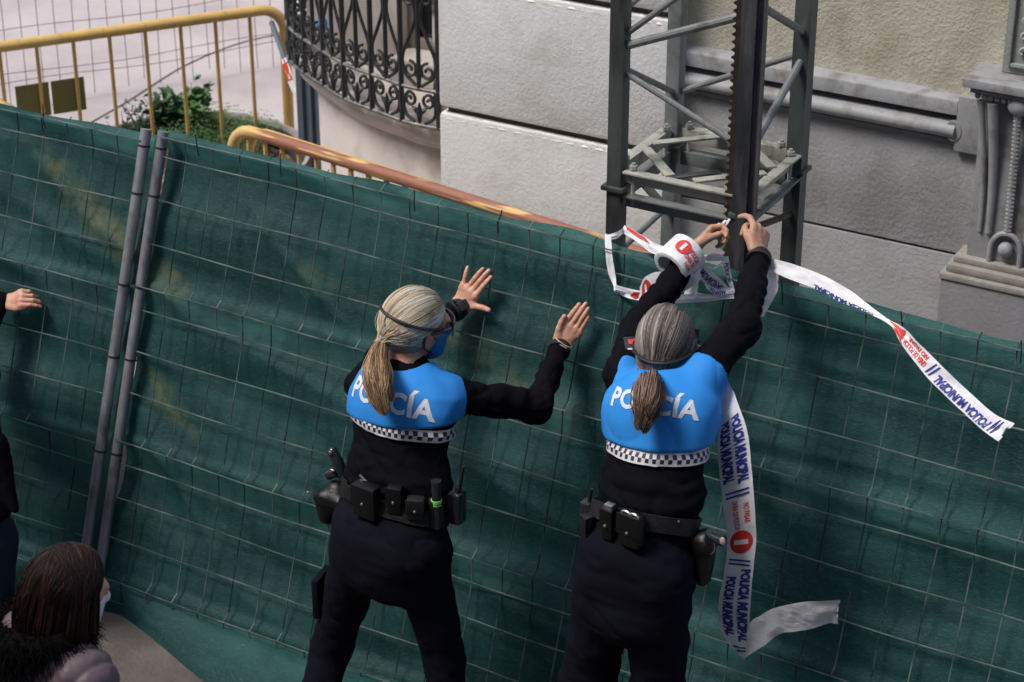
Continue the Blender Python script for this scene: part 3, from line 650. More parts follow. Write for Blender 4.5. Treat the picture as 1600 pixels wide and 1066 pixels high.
vs = [(pc[0], pc[1], .31)] + [(pc[0] + (prx - .055) * q * math.cos(2 * math.pi * k / n), pc[1] + (prx - .055) * q * math.sin(2 * math.pi * k / n), .285 + RNG.uniform(-.015, .015)) for q in (.35, .7, 1) for k in range(n)]
fs = [(0, 1 + k, 1 + (k + 1) % n) for k in range(n)] + [(1 + r_ * n + k, 1 + (r_ + 1) * n + k, 1 + (r_ + 1) * n + (k + 1) % n, 1 + r_ * n + (k + 1) % n) for r_ in range(2) for k in range(n)]
MB().add(vs, fs).build('soil', M_soil, pl)
def leafquad(mb_, c, d, up, L, W_):
    d = nrm(d); s = nrm(np.cross(d, up)); u = np.cross(s, d)
    vs = [c, c + d * L * .3 + s * W_ * .42 + u * L * .06, c + d * L * .7 + s * W_ * .36 + u * L * .04, c + d * L, c + d * L * .7 - s * W_ * .36 + u * L * .04, c + d * L * .3 - s * W_ * .42 + u * L * .06]
    mb_.add(vs, [(0, 1, 2, 3), (0, 3, 4, 5)])
def weed(x, y, h, nst, label, lf=.045, big=.5, spread=.16, mleaf=M_leaf, ztop=.315):
    t = thing('weed_plant', label, 'plant', (x, y, ztop), 'weeds in the planter'); st_ = MB(); lf_ = MB()
    for i in range(nst):
        a = RNG.uniform(0, 6.3); r_ = RNG.uniform(.2, 1) * spread; hh = h * RNG.uniform(.55, 1.05)
        b = V3(x, y, ztop - .01); tp = b + V3(r_ * math.cos(a), r_ * math.sin(a), hh); P = catmull([b, b + (tp - b) * .5 + V3(0, 0, hh * .12), tp], 10); st_.tube(P, [.0042 - .0028 * q for q in np.linspace(0, 1, 10)], 5)
        for q in np.linspace(.2, 1., int(9 * big) + 4):
            c = P[int(q * 9)]; aa = RNG.uniform(0, 6.3); d = V3(math.cos(aa), math.sin(aa), RNG.uniform(-.2, .9)); c2 = c + nrm(d) * RNG.uniform(.01, .03)
            for _ in range(3):
                dd_ = d + RNG.uniform(-.8, .8, 3); leafquad(lf_, c2, dd_, V3(0, 0, 1), lf * RNG.uniform(.5, 1.), lf * RNG.uniform(.5, .9))
    st_.build('stem', M_leafd, t); lf_.build('leaf', mleaf, t, smooth=False)
for (px, py, z, h, nst, lb, lf, big, sp, ml) in [
    (300, 205, .40, .26, 18, 'leafy bright green bush in the middle of the planter, tallest of the broad-leaved weeds', .060, .9, .20, M_leaf),
    (262, 212, .35, .24, 12, 'darker broad-leaved weed leaning left of the bright bush in the planter', .055, .7, .16, M_leafd),
    (225, 222, .35, .26, 8, 'small thin-stemmed weed with round leaf heads at the planter left', .030, .25, .15, M_leafd),
    (152, 218, .35, .40, 9, 'spindly dark green weed in front of the olive plates', .034, .45, .09, M_leafd),
    (195, 228, .35, .20, 6, 'tiny round-leaved weed nearest the tops of the fence poles', .030, .25, .12, M_leafd)]:
    p = UZ(px, py, .33); weed(p[0], p[1], h, nst, lb, lf, big, sp, ml, .315 if (p[0] - pc[0]) ** 2 + (p[1] - pc[1]) ** 2 < prx ** 2 else 0.0)
# arching fern-like ground cover at the planter's right
fern = thing('fern_clump', 'low arching feathery green clump at the planter front right', 'plant', (*UZ(320, 225, .33)[:2], .3)); fm = MB(); c0 = V3(*UZ(345, 228, .33)[:2], .31)
for i in range(260):
    a = RNG.uniform(0, 6.3); r0 = RNG.uniform(0, .17); b = c0 + V3(r0 * math.cos(a) * 1.35, r0 * math.sin(a), 0); d = V3(math.cos(a + RNG.uniform(-1, 1)), math.sin(a + RNG.uniform(-1, 1)), 0); L = RNG.uniform(.08, .20)
    P = [b, b + d * L * .3 + V3(0, 0, L * .75), b + d * L * .8 + V3(0, 0, L * .85), b + d * L * 1.2 + V3(0, 0, L * .45)]; P = catmull(P, 8)
    for j in range(1, 8):
        s = nrm(np.cross(P[j] - P[j - 1], V3(0, 0, 1)) + 1e-6)
        for sg in (-1, 1): leafquad(fm, P[j], s * sg + nrm(P[j] - P[j - 1]) * .6 + V3(0, 0, .2), V3(0, 0, 1), .022, .007)
fm.build('frond', M_leaf, fern, smooth=False)

# ================================================================= HOIST MAST
ML, MF = UY(966, 200, .72), UY(1170, 200, .72); mx0, mx1 = ML[0], MF[0]; my0 = .72; my1 = my0 + (mx1 - mx0) * .93
mast = thing('hoist_mast', 'grey-green lattice hoist mast with toothed rack standing behind the green fence', 'hoist mast', ((mx0 + mx1) / 2, (my0 + my1) / 2, 0))
LEG = {'L': (mx0, my0), 'F': (mx1, my0), 'B': (mx0, my1), 'R': (mx1, my1)}
def on(leg, py): x, y = LEG[leg]; return V3(x, y, zat(x, y, py))
HT = 3.2
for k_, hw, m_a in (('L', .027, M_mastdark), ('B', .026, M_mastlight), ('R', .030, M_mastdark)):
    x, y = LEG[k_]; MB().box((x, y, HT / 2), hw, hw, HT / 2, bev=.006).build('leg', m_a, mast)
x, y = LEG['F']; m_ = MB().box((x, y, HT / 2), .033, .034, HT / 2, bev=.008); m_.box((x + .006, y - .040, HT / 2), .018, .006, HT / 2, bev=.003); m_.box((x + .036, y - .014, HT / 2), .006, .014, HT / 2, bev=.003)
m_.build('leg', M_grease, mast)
m_ = MB(); rx_ = x - .046; m_.box((rx_ + .003, y - .012, HT / 2), .009, .012, HT / 2)
zz = .6
while zz < HT:
    vs = [(rx_ - .005, y - .024, zz), (rx_ - .005, y - .024, zz + .017), (rx_ - .017, y - .024, zz + .010), (rx_ - .017, y - .024, zz + .006)]; vs += [(a_, b_ + .024, c_) for a_, b_, c_ in vs]
    m_.add(vs, [(0, 1, 2, 3), (7, 6, 5, 4), (0, 3, 7, 4), (1, 5, 6, 2), (3, 2, 6, 7), (0, 4, 5, 1)]); zz += .0255
m_.build('toothed_rack', M_rackm, mast, smooth=False)
def bar(a, b, r_=.0105, m_a=M_mastlight):
    a = V3(*a); b = V3(*b); e = nrm(b - a) * .0; MB().tube([a + e, b - e], r_, 10).build('brace', m_a, mast)
bar(on('L', 60), on('F', -96)); bar(on('L', 74), on('F', 20), .014, M_mastlight)
bar(on('L', 108), on('F', 236)); bar(on('L', 104), on('B', 145), .011)
bar(on('B', 146), on('R', 82), .011); bar(on('F', 4), on('R', 52), .013); bar(on('F', 246), on('R', 88), .013)
bar(on('B', 318), on('L', 398), .011); bar(on('R', 333), on('F', 362), .012, M_rackm)
bar(on('B', -60), on('L', 20), .011)
zf = on('L', 272)[2]; zf2 = zf - .085
def frame(z, prefix, mt):
    c = V3((mx0 + mx1) / 2, (my0 + my1) / 2, z); o = .0
    K = {k: V3(*LEG[k], z) for k in LEG}
    for a_, b_ in (('L', 'F'), ('F', 'R'), ('R', 'B'), ('B', 'L')):
        A, B = K[a_], K[b_]; d = nrm(B - A); inn = nrm(c - (A + B) / 2); A = A + d * .033; B = B - d * .033
        m_ = MB().beam(A + inn * .004, B + inn * .004, .008, .05, mi=0, bev=.002); m_.beam(A + inn * -.014 + V3(0, 0, .0215), B + inn * -.014 + V3(0, 0, .0215), .032, .008, bev=.002)
        m_.build('frame_angle', mt, mast)
    return K
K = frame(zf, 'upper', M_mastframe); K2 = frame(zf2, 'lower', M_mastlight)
for zl, mt in ((zf + .028, M_mastframe), (zf2 - .02, M_mastlight)):
    for k_ in LEG:
        p = V3(*LEG[k_], zl); c = V3((mx0 + mx1) / 2, (my0 + my1) / 2, zl); ix = np.sign(c[0] - p[0]); iy = np.sign(c[1] - p[1])
        if not (zl < zf and k_ == 'F'):
            MB().beam(p + V3(ix * .19, iy * .012, .0), p + V3(ix * .012, iy * .19, 0), .034, .008, bev=.002).build('corner_brace', mt, mast)
for k_ in LEG:
    p = V3(*LEG[k_], 0); c = V3((mx0 + mx1) / 2, (my0 + my1) / 2, 0); ix = np.sign(c[0] - p[0]); iy = np.sign(c[1] - p[1])
    m_ = MB()
    for bx_, by_ in ((.06, 0), (0, .06)):
        b = p + V3(ix * bx_, iy * by_, zf + .03); m_.tube([b - V3(0, 0, .13), b + V3(0, 0, .022)], .007, 6); m_.tube([b + V3(0, 0, .0), b + V3(0, 0, .014)], .014, 6)
    m_.build('bolt', M_mastframe, mast)
    m_ = MB(); m_.box(p + V3(0, 0, zf - .043), .041, .041, .008, bev=.003); m_.build('joint_flange', M_mastdark, mast)

# ================================================================= GREEN MESH FENCE
TH = [.045, .135, .29, .45, .58, .67, .855, 1.02, 1.18, 1.27, 1.43, 1.60, 1.765, 1.84]
FOLD = [(.045, .135), (.58, .67), (1.18, 1.27), (1.765, 1.84)]
def foldoff(t):
    for a, b in FOLD:
        if a <= t <= b: return -.028 * (t - a) / (b - a)
        if b < t <= b + .03: return -.028 * (1 - (t - b) / .03)
    return 0.
def slp(x): return .012 - .02 * x if x > 0 else .0 - .0 * x - .02
def sag(x, t): return .014 * math.sin(x * 1.9 + .5) * t / 1.85 + .006 * math.sin(x * 5.1 + t * 2)
def FP(x, t, off=0., ox=0.): return V3(x, 0, slp(x)) + FV * t + FN * (off + sag(x, t)) * 1.0
def fence_panel(x0, x1, label, tilt=0., yoff=0.):
    t = thing('mesh_fence', label, 'fence', ((x0 + x1) / 2, 0, 0), 'mesh fence panels hung with green cloth')
    sh = lambda P: P + V3(0, yoff, 0)
    for xx in (x0, x1):
        P = [sh(V3(xx, 0, 0.) + FV * q + FN * (0 if q < 1.8 else 0)) for q in np.linspace(0, 1.865, 8)]; MB().tube(P, .021, 14).build('post', M_galv, t)
        m_ = MB()
        for q in (1.80, 1.62, 1.27, .99, .62):
            for k in range(2): c = sh(V3(xx, 0, 0.) + FV * (q + k * .004)); a = np.linspace(0, 2 * math.pi, 14); m_.tube([c + .0225 * (math.cos(w_) * V3(1, 0, 0) + math.sin(w_) * FN) for w_ in a], .0018, 4)
        m_.build('wire_tie', M_rubber, t)
    m_ = MB(); xs = np.linspace(x0, x1, int((x1 - x0) / .06))
    for q in TH: m_.tube([sh(FP(x_, q, foldoff(q) - .0045) + V3(0, 0, .003 * math.sin(x_ * 7 + q * 9))) for x_ in xs], .0027, 5)
    m_.build('horizontal_wires', M_wire, t)
    m_ = MB(); nx = int((x1 - x0) / .118); ts = sorted(TH + [b + .03 for a, b in FOLD if b < 1.8] + [.8, 1.1, 1.35, 1.5, 1.7, .35, .5, .2]); ts = [.02] + ts + [1.865]
    for i in range(1, nx):
        x_ = x0 + (x1 - x0) * i / nx; m_.tube([sh(FP(x_ + .002 * math.sin(i * 3 + q * 4), q, foldoff(q))) for q in ts], .0025, 5)
    m_.build('vertical_wires', M_wirev, t)
    # cloth
    nx = int((x1 - x0) / .016); tt = np.r_[np.linspace(-.11, .1, 12), np.linspace(.115, 1.87, 120)]; X, T = np.meshgrid(np.linspace(x0 + (.02 if x0 < -1 else -.012), x1 + (.045 if x0 < -1 else -.02), nx), tt, indexing='ij')
    Pn = np.c_[X.ravel(), T.ravel(), np.zeros(X.size)]; x_, t_ = Pn[:, 0], Pn[:, 1]
    rel = (x_ - x0)
    diag = vn(np.c_[(x_ * .55 + t_ * 1.9), (t_ * 1.0 - x_ * .25) * 1.1, 0 * x_ + 2], 1.7, 3); d2 = vn(np.c_[x_ * .9 - t_ * 1.6, t_ * 2.6 + x_ * .8, 0 * x_], 2.0, 5); d3 = vn(np.c_[x_ * 2.2, t_ * 7 + x_ * 1.2, 0 * x_ + 7], 1.5, 8)
    off = .040 + .034 * diag + .030 * d2 + .010 * d3 + .024 * np.abs(vn(np.c_[x_ * 1.1 - t_ * .9, t_ * 3.2 + x_ * 1.1, 0 * x_ + 5], 1.6, 21)) + np.array([foldoff(min(max(q, 0), 1.85)) for q in t_]) * .85
    # creases where the cloth is pulled to the ties
    off += .010 * np.abs(((x_ * 1.7) % 1) - .5) * 2 * np.clip((t_ - 1.3) / .5, 0, 1)
    for pa, pb, wd, am in (((1130, 700), (1620, 850), .045, .035), ((1080, 640), (1620, 760), .03, .018), ((700, 690), (960, 860), .04, .022), ((360, 310), (570, 560), .035, .022), ((250, 470), (560, 640), .04, .022), ((730, 900), (1010, 1070), .05, .030), ((40, 230), (300, 520), .035, .022), ((1220, 520), (1460, 600), .03, .016), ((200, 640), (330, 860), .04, .025), ((1180, 900), (1560, 1040), .05, .028)):
        A = UF(*pa); B = UF(*pb); a2 = np.array([A[0], A @ FV]); ab = np.array([B[0], B @ FV]) - a2; q = np.c_[x_, t_] - a2; w_ = np.clip(q @ ab / (ab @ ab), 0, 1); nn_ = np.array([-ab[1], ab[0]]) / np.linalg.norm(ab); sd_ = q @ nn_ + .035 * vn(np.c_[x_, t_, 0 * x_], 2.2, 41); dd_ = np.linalg.norm(q - w_[:, None] * ab, axis=1)
        off -= am * np.exp(-np.abs(sd_ / wd)) * np.clip(1.4 - dd_ / (wd * 5), 0, 1) * np.sin(np.clip(w_ * .9 + .05, 0, 1) * math.pi) ** .6
    off = np.maximum(off, .006)
    top = 1.865 + .012 * vn(np.c_[x_, 0 * x_, 0 * x_], 4.0, 4) - .006
    t2 = np.where(t_ > 1.8, 1.8 + (t_ - 1.8) / .07 * (top - 1.8), t_)
    sg_ = .014 * np.sin(x_ * 1.9 + .5) * t_ / 1.85 + .006 * np.sin(x_ * 5.1 + t_ * 2)
    P = np.c_[x_, 0 * x_, 0 * x_] + FV * t2[:, None] + FN * (off + sg_)[:, None]
    # the hem is pulled forward over the pavement, more and more to the right
    skirt = np.clip((.10 - t_) / .21, 0, 1); fwd = .02 + .36 * np.clip((rel - .12) / 1.0, 0, 1) + .03 * vn(np.c_[x_, 0 * x_, 0 * x_], 3., 6)
    zf_ = np.interp(t_, [-.11, -.03, .1], [.008, .035, .12]); m = t_ < .1
    P[m, 1] = (P[m, 1] * (1 - skirt[m]) + (.02 - fwd[m]) * skirt[m] ** .8); P[m, 2] = np.maximum(.006, zf_[m] + .03 * np.sin(skirt[m] * math.pi) * (1 + d2[m]))
    P[:, 1] += yoff; P[~m, 2] += slp((x0 + x1) / 2) * 0 + np.where(x_[~m] > 0, .012 - .02 * x_[~m], -.02) * np.clip((t_[~m] - .1) / .2, 0, 1)
    me = mesh_from(P, grid_faces(*X.shape)); dirt = np.zeros(len(P))
    def trail(pa, pb, wd, s_=1.):
        A = UF(*pa); B = UF(*pb); a2 = np.array([A[0], A @ FV]); b2 = np.array([B[0], B @ FV]); q = np.c_[x_, t_]; ab = b2 - a2; w_ = np.clip((q - a2) @ ab / (ab @ ab), 0, 1); d = np.linalg.norm(q - a2 - w_[:, None] * ab, axis=1)
        d = d + .02 * vn(np.c_[x_, t_, 0 * x_], 9., 12); return s_ * np.clip(1 - d / wd, 0, 1)
    for pa, pb, wd, s_ in [((50, 222), (125, 300), .06, 1), ((125, 300), (215, 400), .05, .8), ((215, 590), (290, 680), .05, .9), ((250, 420), (275, 455), .05, .9), ((700, 520), (880, 640), .10, .45), ((460, 420), (560, 470), .06, .35), ((95, 300), (260, 470), .05, .5)]:
        dirt = np.maximum(dirt, trail(pa, pb, wd, s_))
    at = me.attributes.new('dirt', 'FLOAT', 'POINT'); at.data.foreach_set('value', dirt)
    hemf = np.clip((t_ - 1.765) / .02, 0, 1) * .9 + .6 * np.exp(-((t_ - 1.22) / .045) ** 2) * (vn(np.c_[x_, t_, 0 * x_], 2.5, 31) > -.1) + .5 * np.exp(-((t_ - .62) / .045) ** 2) * (vn(np.c_[x_, t_, 0 * x_], 1.8, 33) > -.2) + .5 * np.exp(-((t_ - .06) / .05) ** 2)  # paler hem and fold bands: caught light painted into the colour
    at = me.attributes.new('sheen', 'FLOAT', 'POINT'); at.data.foreach_set('value', hemf)
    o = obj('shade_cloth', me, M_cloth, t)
    # plastic ties along the top
    k = x0 + .18
    while k < x1 - .05:
        c = sh(FP(k, 1.80, -.01)); m_ = MB(); m_.tube([c, c + V3(.004, -.012, .03), c + V3(.006, -.004, .085) + RNG.uniform(-.012, .012, 3)], .0022, 4); m_.build('cable_tie', M_rubber, t)
        k += RNG.uniform(.32, .62)
    return t
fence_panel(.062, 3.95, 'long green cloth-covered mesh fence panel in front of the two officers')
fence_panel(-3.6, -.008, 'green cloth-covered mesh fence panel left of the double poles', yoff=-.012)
# coupler clips joining the two posts
m_ = MB()
for q in (1.27, .62): m_.box(V3(.012, -.004, 0) + FV * q, .062, .006, .006, (1, 0, 0), FN, FV)
tag(m_.build('fence_coupler', M_iron), 'dark clamps joining the two fence poles', 'clamp')
# little steel carabiner at the fence foot
hk = UF(382, 1022, -.05); m_ = MB(); m_.tube([hk + V3(.018 * math.cos(a), 0, .036 * math.sin(a)) for a in np.linspace(0, 5.6, 18)], .0045, 6)
tag(m_.build('wire_hook', M_steel), 'small shiny hook on the bottom wire of the fence', 'hook')
for i, xx in enumerate((.012, 2.42, 3.95)):
    tag(MB().span(xx - .11, xx + .11, [.04, -.33, -.33][i], .62, .001, [.10, .13, .13][i], bev=.02).build('concrete_block', M_concrete), ['concrete fence foot under the double poles', 'concrete fence foot under the officer with the raised arms', 'concrete fence foot at the right end of the fence'][i], 'concrete block')
# ================================================================= PEOPLE
def strand_mesh(paths, r0, r1, cols, sides=3):
    """paths (n, m, 3), tapered hairs with a colour each"""
    n, m, _ = paths.shape; T = np.gradient(paths, axis=1); T /= np.linalg.norm(T, axis=2)[..., None] + 1e-9
    U = np.cross(T, V3(.3, .2, .9)); U /= np.linalg.norm(U, axis=2)[..., None] + 1e-9; W_ = np.cross(T, U); rr = np.linspace(r0, r1, m)[None, :, None]
    ring = [paths + rr * (math.cos(2 * math.pi * k / sides) * U + math.sin(2 * math.pi * k / sides) * W_) for k in range(sides)]
    V = np.stack(ring, 2).reshape(-1, 3); base = np.arange(n)[:, None] * m * sides + np.arange(m - 1)[None] * sides; fs = []
    for k in range(sides):
        k2 = (k + 1) % sides; fs.append(np.stack([base + k, base + k2, base + sides + k2, base + sides + k], -1).reshape(-1, 4))
    C = np.repeat(cols, m * sides, axis=0); return V, np.concatenate(fs), C
def hair_obj(name, parts, m, parent):
    V = np.concatenate([p[0] for p in parts]); off = 0; F = []; C = np.concatenate([p[2] for p in parts])
    for p in parts: F.append(p[1] + off); off += len(p[0])
    me = mesh_from(V, np.concatenate(F)); at = me.attributes.new('col', 'FLOAT_COLOR', 'POINT'); at.data.foreach_set('color', np.c_[C, np.ones(len(C))].astype(np.float32).ravel())
    return obj(name, me, m, parent)
def slerp(a, b, t):
    w_ = np.arccos(np.clip((a * b).sum(-1), -1, 1))[..., None]; return (np.sin((1 - t) * w_) * a + np.sin(t * w_) * b) / (np.sin(w_) + 1e-9)

def hand_prims(Wp, d, s, n, curls, spread, thumb, scale=1.):
    """Wp wrist, d finger direction, s thumb side, n palm side. curls per finger (index..pinky) of 3 angles, spread degrees, thumb points in (a, b, c)"""
    d = nrm(d); n = nrm(n - d * (n @ d)); s0 = nrm(s - d * (s @ d)); s = nrm(s0 - n * (s0 @ n)); q = lambda a, b, c=0.: Wp + (d * a + s * b + n * c) * scale
    pr = [ecap(q(-.03, 0), q(.02, 0), (.024 * scale, .017 * scale), (.028 * scale, .0155 * scale), s, .01),
          ecap(q(.02, 0), q(.082, .0), (.029 * scale, .0150 * scale), (.040 * scale, .0125 * scale), s, .01),
          cap(q(.022, .022, .006), q(.055, .034, .006), .015 * scale, .012 * scale, .01)]
    base = [(.090, .029), (.095, .0095), (.091, -.0105), (.083, -.029)]; Ls = [.074, .082, .076, .060]; rs = [.0092, .0094, .0088, .0078]; F = []
    for i in range(4):
        p = q(base[i][0] - .012, base[i][1]); sp = R(spread[i]); dr = d * math.cos(sp) + s * math.sin(sp); ang = 0; ch = []
        F.append(cap(p, q(*base[i]), rs[i] * 1.12 * scale, rs[i] * 1.08 * scale, .007)); p = q(*base[i])
        for k, fr in enumerate((.44, .31, .25)):
            ang += R(curls[i][k]); dd = dr * math.cos(ang) + n * math.sin(ang); e = p + dd * Ls[i] * fr * scale
            r0 = rs[i] * (1.05, .98, .90)[k] * scale; r1 = rs[i] * (.98, .90, .76)[k] * scale; F.append(cap(p, e, r0, r1, .0015)); p = e
        F.append(('end',))
    tp = [q(*t_) for t_ in thumb]; th = [cap(tp[0], tp[1], .0135 * scale, .0115 * scale, .006), cap(tp[1], tp[2], .0112 * scale, .0102 * scale, .002), cap(tp[2], tp[3], .0102 * scale, .0082 * scale, .002)]
    return pr, F, th
def hand_mesh(Wp, d, s, n, curls, spread, thumb, scale=1., h=.0024):
    pr, F, th = hand_prims(Wp, d, s, n, curls, spread, thumb, scale); allp = pr + [f for f in F if isinstance(f, dict)] + th
    lo, hi = bounds(allp, .01); f = Field(lo, hi, h); f.union(pr)
    fg = Field(lo, hi, h); cur = []
    for x in F:
        if isinstance(x, dict): cur.append(x)
        else:
            t_ = Field(lo, hi, h); t_.union(cur); fg.F = smin(fg.F, t_.F, .0012); cur = []
    f.F = smin(f.F, fg.F, .008); t_ = Field(lo, hi, h); t_.union(th); f.F = smin(f.F, t_.F, .008)
    V, Q = f.mesh(); V = V + normals(V, Q) * (vn(V, 60, 3) * .0006 + vn(V, 150, 5) * .0003)[:, None]; return V, Q
def join(*ms):
    off = 0; V = []; Q = []
    for v, q in ms: V.append(v); Q.append(q + off); off += len(v)
    return np.concatenate(V), np.concatenate(Q)
class Head:
    def __init__(s, c, f, tilt=0., roll=0., sc=1.):
        f = nrm(f); s.c = V3(*c); u = nrm(V3(0, 0, 1) - f * f[2]); r = np.cross(f, u); u2 = u * math.cos(roll) + r * math.sin(roll); s.f, s.u = f, u2; s.r = np.cross(f, u2); s.A = np.array([s.r, s.f, s.u]); s.sc = sc
    def p(s, r, f, u): return s.c + (s.r * r + s.f * f + s.u * u) * s.sc
    def loc(s, P): return (P - s.c) @ s.A.T / s.sc
    def skin(s, neck, nr=.052):
        e = lambda c, rad, k=.02: ell(s.p(*c), V3(*rad) * s.sc, s.A, k)
        P = [e((0, -.012, .012), (.074, .094, .086)), e((0, .035, -.035), (.060, .058, .078), .03), e((0, .062, -.092), (.030, .026, .022), .03),
             cap(s.p(0, .088, -.008), s.p(0, .108, -.040), .008, .0125, .012), e((0, .080, -.066), (.024, .012, .010), .008), e((0, .084, .012), (.050, .014, .014), .015),
             cap(s.p(0, -.035, -.05), neck, nr, nr * 1.12, .03)]
        for sg in (-1, 1):
            P += [e((sg * .076, -.004, -.022), (.010, .018, .031), .004), e((sg * .071, .004, -.018), (.010, .008, .014), .006), e((sg * .030, .086, -.006), (.016, .010, .008), .004)]
        return P
def sleeve_wr(pts, amp=.004, seed=1):
    def f(P): return amp * (vn(P, 11, seed) * .8 + vn(P * V3(1, 1, .5), 26, seed + 1) * .5) + amp * .25 * vn(P, 70, seed + 4)
    return f
def tube_ring(c, A, B, ra, rb, r, n=48, th=(0, 2 * math.pi), lift=None, sides=6, flat=1.):
    P = [c + A * ra * math.cos(t_) + B * rb * math.sin(t_) + (lift(t_) if lift else 0) for t_ in np.linspace(*th, n)]; return MB().tube(P, r, sides, flat=flat)
def pix_hit(bvh, px, py):
    r = nrm(ray(px, py)); h = bvh.ray_cast(Vector(CAM), Vector(r)); 
    return (np.array(h[0]), np.array(h[1])) if h[0] is not None else (None, None)
def frame_at(P, N, up=V3(0, 0, 1)):
    N = nrm(N); U = nrm(up - N * (up @ N)); X = np.cross(U, N); return X, U, N
back_hint = V3(0, -1, 0)
def pouch(name, bvh, px, py, wd, ht, dp, m, parent, flap=True, snap=None, bev=.008, rot=0., out=0.):
    P, N = pix_hit(bvh, px, py)
    if P is None: print('MISS', name, px, py); return None
    N = nrm(N * V3(1, 1, 0) + back_hint * .3); X, U, N = frame_at(P, N)
    if rot: X, U = X * math.cos(rot) + U * math.sin(rot), U * math.cos(rot) - X * math.sin(rot)
    c = P + N * (dp / 2 - .004 + out); mb = MB().box(c, wd / 2, ht / 2, dp / 2, X, U, N, bev=bev)
    if flap: mb.box(c + U * ht * .18 + N * (dp * .5), wd / 2 + .002, ht * .30, .003, X, U, N, bev=.0025)
    o = mb.build(name, m, parent)
    if snap is not False and flap: MB().ball(c + U * -ht * .03 + N * (dp * .5 + .004), .0055, 10).build('snap', M_brass, o)
    return o, c, X, U, N, dp

def person_base(name_label, c, group=None): return thing('person', name_label, 'person', c, group)

def officer(J, label, head, headargs, hands, hemdrop, colors, seed, gear, hipx, sleeve_r=(.062, .052, .036), badge=None):
    t = person_base(label, (J['pe'][0], J['pe'][1], 0))
    X = J['X']; sp = [J['c7'], J['ch'], J['wa'], J['pe']]; rx, ry = J['rx'], J['ry']
    n7 = J['c7'] - V3(0, 0, .045)
    torso = [ecap(n7, J['ch'] * .45 + n7 * .55, (.10, .065), (rx[0] * .93, ry[0] * .92), X, .03), ecap(J['ch'] * .45 + n7 * .55, J['ch'], (rx[0] * .93, ry[0] * .92), (rx[0], ry[0]), X, .04),
             ecap(J['ch'], J['wa'], (rx[0], ry[0]), (rx[1], ry[1]), X, .05), ecap(J['wa'], J['wa'] * .45 + J['pe'] * .55, (rx[1], ry[1]), (rx[1] * 1.06, ry[1] * 1.04), X, .05)]
    shp = [cap(n7 + V3(0, 0, .005), J['sl'], .052, .051, .045), cap(n7 + V3(0, 0, .005), J['sr'], .052, .051, .045)]
    arms = [cap(J['sl'], J['el'], *sleeve_r[:2], .05), cap(J['el'], J['wl'], *sleeve_r[1:], .03), cap(J['sr'], J['er'], *sleeve_r[:2], .05), cap(J['er'], J['wr'], *sleeve_r[1:], .03)]
    collar = cap(n7 + V3(0, 0, .02), J['c7'] + (J['neck'] - J['c7']) * .35 + V3(0, 0, .002), .066, .054, .03)
    def wr(P):
        a = .0045 * vn(P * V3(1, 1, 1.8), 10, seed) + .003 * vn(P * V3(.8, .8, 2.4), 22, seed + 1) + .0006 * vn(P, 90, seed + 2) - .008 * (1 - np.abs(vn(P * V3(1, 1, 1.6) + V3(0, 0, .8) * P[:, :1], 8, seed + 6))) ** 7 - .005 * (1 - np.abs(vn(P, 16, seed + 7))) ** 6
        for k, (s_, e_) in enumerate((('sl', 'el'), ('el', 'wl'), ('sr', 'er'), ('er', 'wr'))):
            ab = J[e_] - J[s_]; L_ = np.linalg.norm(ab); q = P - J[s_]; tt = q @ ab / L_ / L_; d = np.linalg.norm(q - np.clip(tt, 0, 1)[:, None] * ab, axis=1)
            near = np.clip(1.6 - d / .055, 0, 1) * (tt > 0.05) * (tt < 1.02); ph = vn(P, 7, seed + 5 + k) * 2.2
            a += near * .0065 * np.sin(tt * L_ * 105 + ph * 2.4) * (.4 + .6 * np.abs(vn(P, 12, seed + 9 + k)))
        # gathers above the belt
        b = np.clip(1 - np.abs((P - J['wa']) @ nrm(J['ch'] - J['wa']) + .03) / .07, 0, 1); a += b * .005 * np.sin((P[:, 2] * 110) + 3 * vn(P, 6, seed + 20))
        return a
    # --- skin: one mesh
    H = Head(*headargs); hm = sdf_mesh(H.skin(J['c7'] + V3(0, 0, -.03)), .0042)
    inner = [dict(p) for p in torso + shp + arms]; core = Field(*bounds(inner, .03), .012); core.union(inner, -.016)
    legs_in = [cap(J['hl'], J['kl'], .075, .05), cap(J['kl'], J['al'], .05, .04), cap(J['hr'], J['kr'], .075, .05), cap(J['kr'], J['ar'], .05, .04), ecap(J['wa'], J['pe'], (rx[1] - .02, ry[1] - .02), (rx[2] - .03, ry[2] - .03), X)]
    lf_ = sdf_mesh(legs_in, .014); hms = [hand_mesh(**h_) for h_ in hands]
    add_obj('body', join(hm, core.mesh(), lf_, *hms), J.get('skin', M_skin), t)
    # --- jumper
    VQ = sdf_mesh(torso + shp + arms + [collar], .0075, wr=wr); sw = add_obj('jumper', VQ, M_black, t); bw = bvh_of(*VQ)
    for w_, e_, nm in (('wl', 'el', 'cuff'), ('wr', 'er', 'cuff')):
        d = nrm(J[w_] - J[e_]); MB().tube([J[w_] - d * .012, J[w_] + d * .012, J[w_] + d * .022], [sleeve_r[2] + .003, sleeve_r[2] + .002, sleeve_r[2] - .004], 20).build(nm, M_rubber, sw)
    # --- vest
    ax = nrm(J['ch'] - J['wa']); hem = J['hem']; bk0 = nrm(np.cross(X, ax)); bk0 = bk0 if bk0[1] < 0 else -bk0; hx = nrm(ax + J['ht'] * bk0)
    vest_p = [p for p in torso[:3]] + [dict(p, k=.05, r=(.048, .044)) for p in shp] + [cap(J['sl'], J['sl'] * .75 + J['el'] * .25, .047, .047, .05), cap(J['sr'], J['sr'] * .75 + J['er'] * .25, .047, .047, .05)]
    c_lat = lambda P: np.maximum(((P - J['ch']) @ X) - J['vw'][1], -((P - J['ch']) @ X) - J['vw'][0])
    def c_hem(P): return -((P - hem) @ hx)
